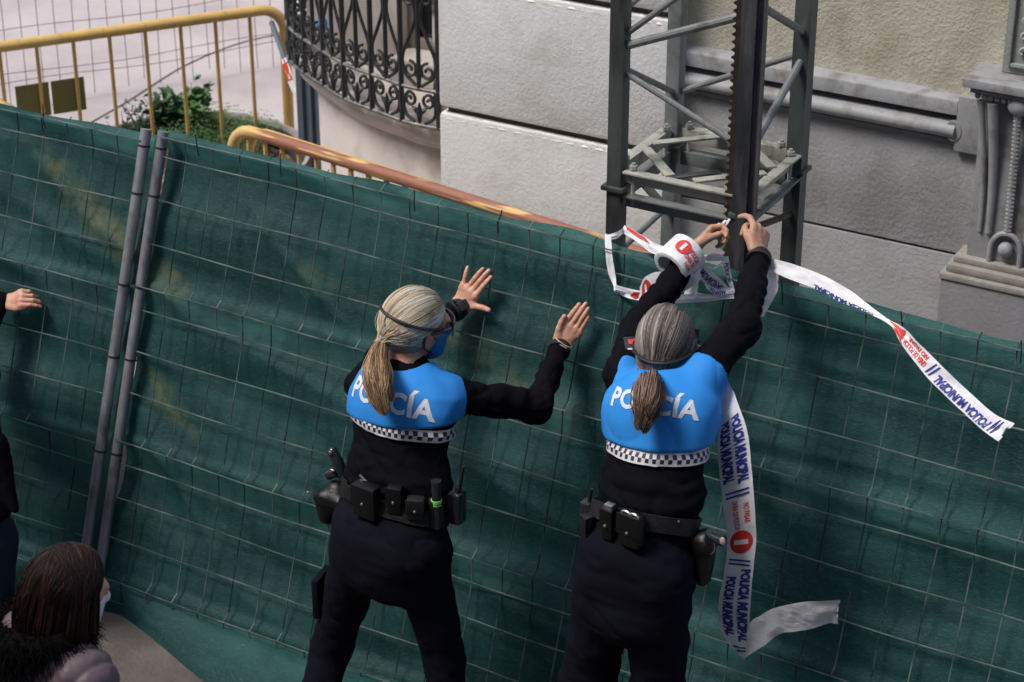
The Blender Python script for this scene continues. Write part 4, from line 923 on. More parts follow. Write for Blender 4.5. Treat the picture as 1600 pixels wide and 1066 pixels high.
    def c_arm(sk, ek, q0):
        d = nrm(J[ek] - J[sk]); p = cap(J[sk] + d * q0, J[ek] + d * .1, .092, .10, 0)
        return lambda P: -pd(p, P)
    nk = ell(J['c7'] + V3(0, .015, J.get('nz', .024)), J.get('nk', (.068, .08, .064))); c_neck = lambda P: -pd(nk, P)
    def vwr(P):
        u = (P - hem) @ X; a =   .0045 * vn(P * V3(1, 1, .5), 8, seed + 30) + .0015 * vn(P, 24, seed + 31) - .0045 * (1 - np.abs(vn(P * V3(1, 1, .6), 7, seed + 35))) ** 8
        a += .0035 * np.sin(u * 60 + 3 * vn(P, 5, seed + 33)) * np.clip(((P - hem) @ ax - .10) / .12, 0, 1) * np.clip(-vn(P, 5, seed + 3) + .5, 0, 1); return a
    VV = sdf_mesh(vest_p, .0062, infl=.011, clips=(c_hem, c_arm('sl', 'el', J['cutl']), c_arm('sr', 'er', J['cutr']), c_neck, c_lat), wr=vwr)
    vest = add_obj('vest', VV, M_vest, t); bv = bvh_of(*VV)
    # trim line along the back panel and text
    back = nrm(np.cross(X, ax)); back = back if back[1] < 0 else -back
    def onvest(c, u, v, lift, upv=None, bvx=None):
        o_ = c + X * u + (upv if upv is not None else ax) * v + back * .6; h_ = (bvx or bv).ray_cast(Vector(o_), Vector(-back))
        if h_[0] is None: return None
        return np.array(h_[0]) + back * lift
    tc = J['text']; vs, fs = text_mesh("POLIC\u00cdA", 1., .032, 1, 1.05); ext = vs.max(0) - vs.min(0); c = (vs.max(0) + vs.min(0)) / 2; sc_ = J['textw'] / ext[0]; vv = []
    for a_, b_ in vs:
        q = onvest(tc, (a_ - c[0]) * sc_, (b_ - c[1]) * sc_ * J.get('texth', 1.05), .0022); vv.append(q if q is not None else tc)
    MB().add(vv, fs).build('lettering', M_text, vest, smooth=False)
    # chequered band just under the vest hem
    n = 46; rows = 4; bh = .040; vs = []; zlev = [0, .006, .020, .034, .040]
    axc = J['ch'] + (J['wa'] - J['ch']) * .3
    for i in range(n + 1):
        a = math.pi * (.5 - 1.24 * (i / n - .5)); dirv = X * math.cos(a) + back * math.sin(a)
        for z in zlev:
            base = hem - ax * (z - J['bo'] + J['ht'] * .12 * (dirv @ back)); base = base + (J['ch'] - hem) * 0; o_ = base + dirv * .5; h_ = bw.ray_cast(Vector(o_), Vector(-dirv)); P = np.array(h_[0]) if h_[0] is not None else base + dirv * .19
            vs.append(P + dirv * (.006 if z < .01 else .012))
    VB = np.array(vs).reshape(n + 1, 5, 3); cen = hem - ax * .0; dd_ = np.linalg.norm(VB - cen, axis=2); md = np.array([[np.median(dd_[max(0, i - 2):i + 3, k]) for k in range(5)] for i in range(n + 1)])
    for i in range(n + 1):
        for k in range(5): VB[i, k] = cen + (VB[i, k] - cen) * md[i, k] / dd_[i, k]
    vs = VB.reshape(-1, 3)
    fs = []; mi = []
    for i in range(n):
        for k in range(4): fs.append((i * 5 + k, i * 5 + k + 1, (i + 1) * 5 + k + 1, (i + 1) * 5 + k)); mi.append(0 if k in (0, 3) else (1 if (i + k) % 2 else 0))
    me = mesh_from(vs, fs, mi); obj('chequered_band', me, [M_checkw, M_checkb], vest, smooth=False)
    # --- trousers
    tr = [ecap(J['wa'] * .35 + J['pe'] * .65, J['pe'], (rx[1] * 1.04, ry[1] * 1.05), (rx[2], ry[2]), X, .05), ecap(J['pe'], J['cr'] + (J['pe'] - J['cr']) * .38, (rx[2], ry[2]), (rx[2] * .93, ry[2] * .95), X, .05),
          cap(J['hl'], J['kl'], J['tr'][0], J['tr'][1], .035), cap(J['kl'], J['al'], J['tr'][1], .062, .03), cap(J['hr'], J['kr'], J['tr'][0], J['tr'][1], .035), cap(J['kr'], J['ar'], J['tr'][1], .062, .03),
          ell(J['pe'] + X * .08 + back * .045 - V3(0, 0, .045), (.085, .075, .09), None, .05), ell(J['pe'] - X * .08 + back * .045 - V3(0, 0, .045), (.085, .075, .09), None, .05)]
    def twr(P): return .005 * vn(P * V3(1, 1, 1.6), 9, seed + 40) + .003 * np.sin(P[:, 2] * 62 + 4 * vn(P, 5, seed + 41)) * np.clip(vn(P, 4, seed + 42), 0, 1) - .006 * (1 - np.abs(vn(P * V3(1, 1, 1.7) + V3(0, 0, 1) * P[:, :1], 7, seed + 44))) ** 7 - .0025 * (1 - np.abs(vn(P * V3(1, 1, 1.5), 13, seed + 45))) ** 6 + .0025 * vn(P * V3(.7, .7, 2), 24, seed + 43)
    TQ = sdf_mesh(tr, .009, wr=twr); trs = add_obj('trousers', TQ, M_trous, t); bt = bvh_of(*TQ)
    for k_ in ('al', 'ar'):
        a = J[k_]; f_ = V3(0, 1, 0); boot = [cap(a + V3(0, 0, .06), a + V3(0, -.02, -.045), .055, .045, .03), ecap(a + V3(0, -.03, -.05), a + V3(0, .15, -.055), (.042, .036), (.045, .026), X, .03)]
        add_obj('boot', sdf_mesh(boot, .008), M_leather, t)
    # --- belt
    bc = J['belt']; ba = J.get('belta', nrm(J['wa'] - J['pe'])); n = 72; vs = []
    bb = bvh_of(*join(VQ, TQ))
    for i in range(n):
        a = 2 * math.pi * i / n; dirv = X * math.cos(a) + back * math.sin(a)
        for z, o2 in ((-.027, .004), (-.025, .009), (.025, .009), (.027, .004)):
            h_ = bb.ray_cast(Vector(bc + ba * z + dirv * .6), Vector(-dirv)); P = np.array(h_[0]) if h_[0] is not None else bc + dirv * .2
            rr = np.linalg.norm(P - bc - ba * z); vs.append(bc + ba * z + dirv * (max(rr, .1) + o2 + .003))
    fs = [(i * 4 + k, i * 4 + k + 1, ((i + 1) % n) * 4 + k + 1, ((i + 1) % n) * 4 + k) for i in range(n) for k in range(3)]
    belt = MB().add(vs, fs).build('belt', M_nylon, t)
    bvb = bvh_of(*join(VQ, TQ, (np.array(vs), np.array(fs))))
    gear(t, belt, bvb, J, X, back)
    # --- hair, mask, strap
    col, colv, pony, knot, hr = colors
    e = lambda c_, rad, k=.02: ell(H.p(*c_), V3(*rad) * H.sc, H.A, k)
    hp = [e((0, -.018, .014), hr[0]), e((0, -.045, -.04), (.062, .055, .056), .03)] if seed < 5 else [e((0, -.018, .014), hr[0]), e((0, -.048, -.05), (.070, .058, .066), .03)]
    def face_cut(P): q = H.loc(P); return (q[..., 1] - (.062 + .25 * q[..., 2] + .0 * q[..., 0]))
    ear1 = ell(H.p(.088, .012, -.036), V3(.03, .034, .036) * H.sc, H.A); ear2 = ell(H.p(-.088, .012, -.036), V3(.03, .034, .036) * H.sc, H.A)
    HV = sdf_mesh(hp, .005, clips=(face_cut, lambda P: -pd(ear1, P), lambda P: -pd(ear2, P)), wr=lambda P: .0015 * vn(P, 40, seed + 50))
    kd = nrm(V3(*knot)); N = J.get('nh', 4200); D = RNG.normal(size=(N, 3)); D[:, 1] = np.abs(D[:, 1]) * .75 - .25; D[:, 2] = D[:, 2] * .95 + .12; D /= np.linalg.norm(D, axis=1)[:, None]
    kp = H.p(*knot); D[:N // 3, 1] = -np.abs(RNG.normal(size=N // 3)) * .5 - .1; D[:N // 3, 2] = RNG.uniform(-1.0, .1, N // 3); D /= np.linalg.norm(D, axis=1)[:, None]; m = 14; tt = np.linspace(0, 1, m)[None, :, None]; DD = slerp(D[:, None, :], np.broadcast_to(kd, (N, 1, 3)), tt); rad = V3(*hr[0]); rad2 = rad * 1.0
    lift = 1.012 + .030 * RNG.rand(N, 1, 1) + .022 * vn(D * 9, 1., seed)[:, None, None]
    LK = RNG.normal(size=(170, 3)); LK /= np.linalg.norm(LK, axis=1)[:, None]; lid = (D @ LK.T + RNG.normal(size=(N, 170)) * .004).argmax(1); lbr = np.exp(RNG.normal(size=170) * .30)[lid][:, None]; lift = lift + (RNG.uniform(-.012, .016, 170)[lid])[:, None, None] + 0 * tt; lift[:110] += RNG.uniform(.02, .09, (110, 1, 1)) * np.sin(tt * math.pi)
    nn = np.sqrt(((DD / rad) ** 2).sum(-1, keepdims=True)); loc_ = DD / nn * lift + V3(0, -.018, .014); kl = V3(*knot)
    loc_ = loc_ * (1 - tt ** 5) + (kl + RNG.normal(size=(N, 1, 3)) * .007) * tt ** 5
    ok = ~((loc_[:, 0, 1] > .056 + .25 * loc_[:, 0, 2]) | ((loc_[:, 0, 2] < -.03) & (loc_[:, 0, 1] > -.02)) | (D[:, 2] < -.85))
    for sg in (-1, 1): ok &= ~(np.linalg.norm(loc_ - V3(sg * .084, .004, -.022), axis=2) < .030).any(1)
    loc_ = loc_[ok]; paths = H.c + (loc_ @ H.A) * H.sc; cc = V3(*col) * (1 + colv * RNG.normal(size=(len(paths), 1))).clip(.35, 1.9); cc2 = V3(*J['col2']); mixf = np.clip(.35 + .8 * vn(D[ok] * 7, 1., seed + 2) + .35 * vn(D[ok] * 16, 1., seed + 3) + RNG.normal(size=len(paths)) * .18, 0, 1)[:, None]; cc = cc * (1 - mixf) + cc2 * (1 + .3 * RNG.normal(size=(len(paths), 1))).clip(.4, 1.8) * mixf
    cc = (cc * lbr[ok]).clip(.004, .85)
    parts = [(HV[0], HV[1], np.tile(V3(*col) * .55, (len(HV[0]), 1))), strand_mesh(paths, .00085, .00085, cc)]
    # ponytail
    PN = J.get('np', 900); pp = catmull([kp] + pony['path'], 18); wdt = np.interp(np.linspace(0, 1, 18), [0, .12, .45, .8, 1], pony['w']); off = RNG.normal(size=(PN, 3)); off /= np.linalg.norm(off, axis=1)[:, None] + 1e-9; off *= RNG.rand(PN, 1) ** .5
    plk = RNG.randint(0, 48, PN); lo_ = RNG.normal(size=(48, 3)); lo_ = lo_ / np.linalg.norm(lo_, axis=1)[:, None] * RNG.rand(48, 1) ** .5; off = lo_[plk] * .85 + off * .34; fan = RNG.uniform(.68, 1.12, 48)[plk] * RNG.uniform(.88, 1.02, PN); fan = fan.clip(0, 1.08); Q = np.zeros((PN, 18, 3)); base = np.linspace(0, 1, 18)
    for i in range(18):
        q = base[i] * fan; P = np.stack([np.interp(q, base, pp[:, k]) for k in range(3)], 1); Q[:, i] = P + off * np.interp(q, base, wdt)[:, None] * V3(1, .6, 1) + .009 * base[i] * np.stack([vn(np.c_[plk * 3.7, plk * 1.3, np.full(PN, i * .25 + k * 9.)], 1., seed) for k in range(3)], 1)
    pc_ = V3(*pony['col']) * (1 + .25 * RNG.normal(size=(PN, 1))).clip(.4, 2.) * np.exp(RNG.normal(size=48) * .32)[plk][:, None]; parts.append(strand_mesh(Q, .0010, .0006, pc_.clip(.004, .8)))
    coreq = [cap(pp[i], pp[i + 1], max(.003, wdt[i] * .28), max(.003, wdt[i + 1] * .28), .01) for i in range(0, 9)]; cv = sdf_mesh(coreq, .005); parts.append((cv[0], cv[1], np.tile(V3(*pony['col']) * .3, (len(cv[0]), 1))))
    ho = hair_obj('hair', parts, M_hair, t)
    # flyaway hairs
    MB().tube([kp + nrm(H.A[1]) * .0 + V3(0.011 * math.cos(a), .011 * math.sin(a), .0) for a in np.linspace(0, 6.3, 14)], .006, 6).build('hair_tie', M_rubber, ho)
    a0, a1, st_u, st_t = J['strap']
    def sp_(a, grow=1.): 
        q = V3(math.sin(a) * (rad[0] + .003), -.018 + math.cos(a) * -(rad[1] + .003), 0); u_ = st_u + st_t * -math.cos(a); q[2] = u_; k_ = math.sqrt(max(.05, 1 - ((u_ - .014) / rad[2]) ** 2)); q[0] *= k_ * grow; q[1] = -.018 + (q[1] + .018) * k_ * grow; return H.p(*q)
    MB().tube([sp_(a, 1.05) for a in np.linspace(a0, a1, 40)], .0062, 6, flat=.7).build('goggle_strap', M_rubber, t)
    m_ = MB(); gl = [H.p(x_, .112 - .9 * x_ * x_ * 6 - .0, .0 + st_u * 0) for x_ in np.linspace(-.078, .078, 18)]; vs = []
    for p_ in gl: vs += [p_ + H.u * -.018 * H.sc, p_ + H.u * .020 * H.sc]
    m_.add(vs, grid_faces(18, 2)); m_.tube([p_ + H.u * .021 for p_ in gl], .0035, 6); m_.tube([p_ - H.u * .019 for p_ in gl], .003, 6)
    for sg in (-1, 1): m_.tube([H.p(sg * .078, .072, .004), H.p(sg * .084, .03, .004), H.p(sg * .083, 0, 0)], .0045, 6)
    m_.build('goggles', M_plastic, t)
    mkp = H.skin(J['c7'])[1:6]
    def mk1(P): q = H.loc(P); return np.maximum(np.maximum(.028 - q[..., 1] + .25 * (q[..., 2] + .05), q[..., 2] + .018), -.125 - q[..., 2])
    add_obj('face_mask', sdf_mesh(mkp, .004, infl=.009, clips=(mk1,)), J.get('mask', M_mask), t)
    m_ = MB()
    for sg in (-1, 1):
        m_.tube([H.p(sg * .064, .035, -.035), H.p(sg * .078, -.005, .004), H.p(sg * .084, -.022, -.016), H.p(sg * .076, -.015, -.05), H.p(sg * .058, .03, -.085)], .0022, 5)
    m_.build('mask_cord', M_rubber, t)
    return t, H, bv, bw

def flat_hand(W_, tip, thumbpx, off, spread, curls, thumb, sc=1., tilt=0.):
    d = nrm(UF(*tip, off) - UF(*W_, off)); s = UF(*thumbpx, off) - UF(*W_, off); return dict(Wp=UF(*W_, off), d=d, s=s, n=nrm(FN + tilt * nrm(s)), spread=spread, curls=curls, thumb=thumb, scale=sc)

# ---- officer with blonde ponytail, palms against the fence
J = dict(bo=.014, ht=.22, X=nrm(V3(1, -.10, .0)), c7=UY(634, 574, -.13), ch=UY(630, 640, -.17), wa=UY(621, 748, -.25), pe=UY(611, 838, -.31), cr=UY(597, 905, -.33), neck=UY(642, 530, -.06),
         sl=UY(572, 600, -.10), sr=UY(699, 618, -.10), el=UY(606, 550, .21), wl=UF(712, 485, -.045), er=UY(838, 636, .16), wr=UF(874, 546, -.055),
         rx=(.168, .180, .205), ry=(.108, .108, .132), hl=UY(562, 862, -.31), kl=UY(520, 1010, -.27), al=UZ(462, 1188, .10), hr=UY(655, 868, -.31), kr=UY(693, 1030, -.27), ar=UZ(706, 1230, .10), tr=(.096, .068),
         vw=(.186, .202), hem=UY(625, 651, -.185), cutl=.085, cutr=.100, text=UY(634, 617, -.17), textw=.315, texth=1.1, belt=UY(615, 782, -.275), col2=(.92, .79, .62), strap=(-1.75, 2.2, .024, -.030), nh=8500, np=2000)
def gearA(t, belt, bvb, J, X, back):
    pouch('magazine_pouch', bvb, 578, 778, .088, .115, .042, M_leather, belt); o = belt
    P, N = pix_hit(bvb, 582, 752); Xx, U, N = frame_at(P, N); MB().tube([P + Xx * x_ + N * .022 + U * (-.012 * (x_ / .03)) for x_ in np.linspace(-.036, .04, 8)], .004, 6).build('steel_clip', M_steel, belt)
    pouch('handcuff_pouch', bvb, 620, 776, .048, .095, .036, M_leather, belt); pouch('glove_pouch', bvb, 651, 790, .056, .075, .036, M_nylon, belt)
    r_ = pouch('torch_holder', bvb, 680, 798, .044, .10, .034, M_nylon, belt, flap=False); _, c, Xx, U, N, dp = r_
    q = c + N * .006; tb = MB().tube([q - U * .05, q + U * .055, q + U * .06, q + U * .115, q + U * .12], [.015, .015, .0135, .0165, .0165], 16).build('torch', M_plastic, belt)
    MB().tube([q + U * .034, q + U * .037], [.0175, .0175], 18).build('neon_band', M_neon, tb); MB().tube([q + U * .041, q + U * .052], [.0175, .0175], 18).build('neon_band', M_neon, tb)
    c = UY(714, 792, -.27); rb = MB().box(c, .022, .024, .055, bev=.008).tube([c + V3(0, 0, .05), c + V3(.006, 0, .075)], .010, 8).build('radio', M_plastic, belt)
    MB().tube([c + V3(.006, 0, .05), c + V3(.016, 0, .10), c + V3(.026, 0, .155)], [.008, .006, .005], 8).build('antenna', M_rubber, rb)
    c = UY(516, 782, -.25); hs = [ecap(c + V3(.03, 0, .045), c + V3(-.005, 0, -.06), (.040, .036), (.030, .030), X, .02), cap(c + V3(-.03, -.01, .01), c + V3(-.01, -.02, -.055), .026, .02, .02), cap(c + V3(.09, -.03, .02), c + V3(.0, -.03, .03), .026, .024, .02)]
    h_ = add_obj('holster', sdf_mesh(hs, .005, wr=lambda P: .002 * vn(P, 30, 4)), M_leather, belt)
    pg = UY(520, 706, -.24); m_ = MB().tube([UY(536, 745, -.24), UY(528, 722, -.245), pg], [.018, .020, .017], 12); m_.ball(pg, .018, 12); m_.tube([UY(513, 742, -.25), UY(528, 738, -.25)], [.017, .017], 12); m_.build('pistol_grip', M_plastic, h_)
    MB().ball(UY(516, 708, -.262), .007, 10, (1, .6, 1)).ball(UY(519, 735, -.268), .008, 10, (1.3, .6, .6)).build('grip_screw', mat('copper', (.5, .25, .17), .35, metal=.7), h_)
    MB().ball(UY(481, 770, -.27), .006, 8).build('snap', M_steel, h_)
    pk = UY(503, 925, -.30); MB().box(pk, .012, .055, .075, (1, .15, 0), (-.15, 1, 0), bev=.008).build('cargo_pocket', M_trous, t)
handsA = [flat_hand((713, 484), (757, 420), (768, 466), -.030, (2, 2, 1, -24), [(4, 6, 4), (3, 6, 4), (4, 7, 4), (-2, 6, 4)], [(.03, .026, .004), (.052, .047, .004), (.066, .070, .004), (.074, .094, .004)], 1.04),
          flat_hand((875, 543), (921, 471), (868, 480), -.040, (-4, -2, 1, 4), [(2, 4, 3)] * 4, [(.03, .022, -.004), (.056, .036, -.008), (.082, .042, -.01), (.105, .044, -.012)], 1.0, .55)]
offA, HA, bvA, bwA = officer(J, 'police officer with a blonde ponytail pressing both open palms against the green fence', None, (UY(652, 504, -.06), (.46, .885, -.10), 0, R(4), 1.06), handsA, 0,
    ((.58, .45, .31), .42, dict(path=[UY(588, 568, -.25), UY(586, 598, -.345), UY(592, 622, -.365), UY(598, 640, -.375)], w=[.014, .034, .064, .050, .022], col=(.42, .27, .15)), (0, -.118, -.048), ((.083, .103, .100),)), 3, gearA, None)
wl = J['wl']; dW = nrm(J['wl'] - J['el']); m_ = MB().tube([wl + dW * .012, wl + dW * .030], [.036, .034], 20); cW = wl + dW * .020 + nrm(TOCAM - dW * (TOCAM @ dW)) * .034
m_.box(cW, .019, .017, .006, dW, nrm(np.cross(dW, TOCAM)), nrm(TOCAM - dW * (TOCAM @ dW)), bev=.004); m_.build('wrist_watch', M_rubber, offA)
wr_ = J['wr']; dW = nrm(UF(921, 471, -.04) - wr_); 
for q in (.022, .028): tube_ring(wr_ + dW * q, nrm(np.cross(dW, FN)), nrm(np.cross(dW, np.cross(dW, FN))), .031, .026, .0022, 24).build('bracelet', mat('bead bracelet', (.45, .38, .3), .4), offA)

# ---- officer reaching up to the mast
J = dict(nz=.006, nk=(.082, .10, .082), bo=.0, ht=.28, X=nrm(V3(1, 0, .075)), c7=UY(1037, 600, -.05), ch=UY(1033, 645, -.12), wa=UY(1019, 765, -.22), pe=UY(996, 868, -.29), cr=UY(977, 1000, -.34), neck=UY(1040, 560, .0),
         sl=UY(973, 584, -.01), sr=UY(1101, 583, -.01), el=UY(1000, 512, .20), wl=UY(1078, 398, .50), er=UY(1158, 512, .21), wr=UY(1186, 404, .52),
         rx=(.152, .152, .170), ry=(.108, .108, .124), hl=UY(948, 905, -.31), kl=UY(917, 1075, -.27), al=UZ(905, 1290, .22), hr=UY(1033, 912, -.31), kr=UY(1027, 1085, -.27), ar=UZ(1025, 1325, .22), tr=(.096, .088),
         vw=(.176, .180), hem=UY(1029, 686, -.145), cutl=.085, cutr=.085, text=UY(1040, 627, -.12), textw=.272, texth=1.1, belt=UY(1008, 808, -.25), col2=(.25, .222, .195), strap=(-1.5, 1.55, .020, .004), nh=8500, np=2000)
def gearB(t, belt, bvb, J, X, back):
    r_ = pouch('magazine_pouch', bvb, 957, 812, .040, .105, .040, M_leather, belt, snap=None); _, c, Xx, U, N, dp = r_
    MB().box(c + U * .056, .014, .006, .012, Xx, U, N, bev=.002).build('magazine', M_steel, belt)
    r_ = pouch('handcuff_pouch', bvb, 993, 822, .078, .115, .046, M_leather, belt, bev=.018); _, c, Xx, U, N, dp = r_
    m_ = MB()
    for sg in (-1, 1): m_.tube([c + U * (.050 + .010 * math.sin(a)) + Xx * (sg * .014 + .016 * math.cos(a)) + N * .012 for a in np.linspace(0, math.pi, 10)], .0042, 8)
    m_.build('handcuffs', M_steel, belt)
    pouch('glove_pouch', bvb, 925, 822, .034, .085, .034, M_nylon, belt, snap=False)
    c = UY(918, 800, -.24); rb = MB().box(c - V3(0, 0, .01), .018, .022, .05, bev=.007).build('radio', M_plastic, belt); MB().tube([c + V3(.004, 0, .03), c + V3(.012, 0, .085)], [.007, .005], 8).build('antenna', M_rubber, rb)
    c = UY(1103, 868, -.24); hs = [ecap(c + V3(.0, 0, .055), c + V3(-.005, 0, -.08), (.034, .040), (.024, .030), X, .02), cap(c + V3(-.03, -.01, .05), c + V3(.01, -.02, .04), .024, .02, .02)]
    h_ = add_obj('holster', sdf_mesh(hs, .005, wr=lambda P: .002 * vn(P, 30, 8)), M_leather, belt)
    m_ = MB().tube([c + V3(0, -.01, .05), c + V3(.02, -.02, .075), c + V3(.028, -.03, .105)], [.02, .019, .017], 12); m_.tube([UY(1112, 838, -.28), UY(1130, 846, -.29)], [.013, .017], 14); m_.build('pistol_grip', M_plastic, h_)
    MB().ball(UY(1129, 846, -.305), .012, 12, (.8, .4, 1.2)).build('grip_disc', mat('pink disc', (.42, .30, .29), .4), h_)
    tube_ring(c + V3(.02, -.03, .055), V3(1, 0, 0), V3(0, 0, 1), .020, .026, .0022, 24).build('key_ring', M_steel, h_)
    m_ = MB(); Z = nrm(J['wa'] - J['pe'])
    P, N = pix_hit(bvb, 1060, 815); m_.ball(P, .004, 8); m_.build('snap', M_steel, belt)
dl = nrm(UY(1128, 350, .60) - UY(1080, 394, .50)); dr = nrm(UY(1188, 352, .60) - UY(1186, 402, .52))
handsB = [dict(Wp=UY(1083, 390, .505), d=dl, s=nrm(V3(.15, -.5, .8)), n=nrm(V3(.75, -.2, -.35)), spread=(0, 0, 0, 0), curls=[(38, 62, 40), (52, 70, 40), (58, 74, 40), (62, 74, 40)], thumb=[(.03, .022, .01), (.058, .034, .022), (.085, .030, .032), (.105, .018, .036)], scale=1.0),
          dict(Wp=UY(1186, 402, .525), d=dr, s=nrm(V3(-.55, -.75, .1)), n=nrm(V3(-.85, .5, 0)), spread=(3, 0, -2, -5), curls=[(26, 34, 22), (52, 64, 38), (56, 66, 35), (60, 66, 35)], thumb=[(.03, .024, .006), (.058, .036, .016), (.082, .034, .028), (.10, .026, .034)], scale=1.1)]
J['skin'] = M_skinb; J['mask'] = M_tape
offB, HB, bvB, bwB = officer(J, 'police officer with grey-brown ponytail reaching both arms up to the mast', None, (UY(1043, 541, .02), (-.20, .975, .05), 0, R(-3), 1.0), handsB, 0,
    ((.060, .050, .043), .65, dict(path=[UY(1014, 602, -.23), UY(1011, 630, -.30), UY(1007, 650, -.315), UY(1002, 668, -.32)], w=[.030, .050, .056, .040, .018], col=(.19, .125, .09)), (-.014, -.114, -.072), ((.087, .106, .124),)), 9, gearB, None, (.060, .056, .037))
JB = J
# sleeve badge
P, N = pix_hit(bwB, 988, 540)
if P is not None:
    Xx, U, N = frame_at(P, N); m_ = MB().box(P + N * .003, .024, .030, .002, Xx, U, N, bev=.001); o = m_.build('sleeve_badge', M_checkb, offB); MB().box(P + N * .006 + U * .010, .012, .009, .001, Xx, U, N).build('badge_mark', M_redink, o)
    m_ = MB().box(P + N * .006 - U * .016, .018, .003, .001, Xx, U, N); m_.build('badge_edge', M_checkw, o)

# ---- man at the left edge, hand on the fence
mc = lambda x, y, Y: UY(x, y, Y)
man = person_base('person in black jacket and navy jeans at the left edge, one hand on the fence', (mc(-70, 640, -.25)[0], -.25, 0))
c7, ch, he = mc(-87, 505, -.14), mc(-82, 590, -.22), mc(-70, 775, -.30); X = V3(1, 0, 0); sr, er, wr2 = mc(-38, 520, -.14), mc(-50, 560, .12), UF(6, 474, -.05); sl2, el2, wl2 = mc(-160, 520, -.14), mc(-190, 620, -.1), mc(-170, 700, .1)
hmn = Head(mc(-95, 435, -.08), (.2, .97, -.1)); jk = [ecap(c7 - V3(0, 0, .05), ch, (.13, .08), (.20, .125), X, .05), ecap(ch, he, (.20, .125), (.235, .15), X, .05), cap(c7, sr, .06, .065, .06), cap(c7, sl2, .06, .065, .06), cap(sr, er, .065, .056, .05), cap(er, wr2 - V3(.02, .0, 0), .056, .044, .03), cap(sl2, el2, .065, .056, .05), cap(el2, wl2, .056, .044, .03),
      cap(mc(-8, 690, -.28), mc(24, 796, -.33), .028, .016, .05), cap(mc(-10, 700, -.28), mc(4, 800, -.33), .05, .03, .05)]
core = Field(*bounds(jk, .03), .014); core.union(jk[:-1], -.02)
hnd = hand_mesh(UF(8, 472, -.045), UF(66, 462, -.02) - UF(8, 474, -.02), V3(.25, -.25, -.9), nrm(FN + V3(0, 0, -.5)), [(14, 34, 20), (26, 44, 26), (34, 50, 26), (38, 50, 26)], (2, 0, -2, -5), [(.03, .022, .004), (.056, .034, .008), (.082, .038, .01), (.104, .036, .012)], 1.0)
pvm = mc(-60, 830, -.30); kn = [mc(-108, 1000, -.2), mc(-20, 990, -.22)]; an = [UZ(-140, 1150, .1), UZ(-40, 1170, .1)]
add_obj('body', join(sdf_mesh(hmn.skin(c7), .006), core.mesh(), hnd), M_skin, man)
add_obj('jacket', sdf_mesh(jk, .009, wr=lambda P: .006 * vn(P * V3(1, 1, .6), 12, 5) + .003 * vn(P, 40, 6)), M_black, man)
add_obj('jeans', sdf_mesh([ecap(he, pvm, (.19, .13), (.20, .14), X, .04), cap(pvm - X * .1, kn[0], .10, .075, .04), cap(pvm + X * .12, kn[1], .115, .085, .04), cap(kn[0], an[0], .075, .06, .03), cap(kn[1], an[1], .075, .06, .03)], .011, wr=lambda P: .005 * vn(P, 12, 7)), M_jeans, man)
for a in an: add_obj('shoe', sdf_mesh([cap(a + V3(0, 0, .0), a + V3(0, -.02, -.05), .05, .045, .02), ecap(a + V3(0, -.03, -.055), a + V3(0, .14, -.06), (.042, .034), (.042, .026), X)], .01), M_leather, man)
hs = sdf_mesh([ell(hmn.p(0, -.018, .014), (.082, .102, .096), hmn.A)], .008, clips=(lambda P: hmn.loc(P)[..., 1] - .05 - .3 * hmn.loc(P)[..., 2],)); hair_obj('hair', [(hs[0], hs[1], np.tile(V3(.02, .015, .012), (len(hs[0]), 1)))], M_hair, man)
add_obj('face_mask', sdf_mesh(hmn.skin(c7)[1:6], .006, infl=.008, clips=(lambda P: np.maximum(.03 - hmn.loc(P)[..., 1], hmn.loc(P)[..., 2] + .02),)), M_mask, man)

# ---- woman in the near left corner
HW = Head(UD(109, 922, 5.6), (.30, .95, -.22), 0, R(3)); hc = HW.c
wm = person_base('person with long dark brown hair, white face mask, black fur collar and mauve padded jacket', (hc[0], hc[1], 0))
c7 = hc + V3(-.05, -.065, -.125); X = nrm(V3(.97, -.2, 0)); ch = c7 + V3(.0, -.03, -.24); wa = ch + V3(0, -.02, -.22); hp_ = wa + V3(0, 0, -.24)
sL, sR = c7 - X * .15 + V3(.01, -.06, -.125), c7 + X * .15 + V3(0, 0, -.07); eL, eR = sL + V3(-.05, -.05, -.29), sR + V3(.05, .0, -.29); wL, wR = eL + V3(.02, .14, -.2), eR + V3(-.03, .16, -.18)
jw = [ecap(c7 - V3(0, 0, .05), ch, (.16, .12), (.225, .165), X, .05), ecap(ch, wa, (.225, .165), (.20, .14), X, .05), ecap(wa, hp_, (.20, .14), (.225, .155), X, .05), cap(c7 - V3(0, 0, .03), sL, .075, .085, .05), cap(c7 - V3(0, 0, .03), sR, .075, .085, .05), cap(sL, eL, .082, .068, .04), cap(eL, wL, .068, .05, .03), cap(sR, eR, .082, .068, .04), cap(eR, wR, .068, .05, .03)]
def quilt(P): z = np.linalg.norm((P - c7) * V3(1, 1, 1.3), axis=1); return .011 * np.abs(np.sin(z * 62 + .6 * vn(P, 3, 2))) ** .5 - .011 + .003 * vn(P, 22, 3) + .0015 * vn(P, 60, 4)
add_obj('jacket', sdf_mesh(jw, .008, wr=quilt), M_jacket, wm)
core = Field(*bounds(jw, .03), .014); core.union([dict(p) for p in jw], -.03)
hd = [hand_mesh(w_, V3(.1, .6, -.7), V3(sg_ * 1., .2, 0), V3(0, -.6, -.6), [(20, 30, 20)] * 4, (3, 1, -1, -4), [(.03, .022, .004), (.056, .036, .01), (.08, .042, .014), (.1, .04, .018)], .95, .0035) for w_, sg_ in ((wL, 1), (wR, -1))]
kl2, kr2 = hp_ + V3(-.1, .06, -.42), hp_ + V3(.1, .06, -.42); al2, ar2 = V3(kl2[0], kl2[1] - .05, .1), V3(kr2[0], kr2[1] - .05, .1)
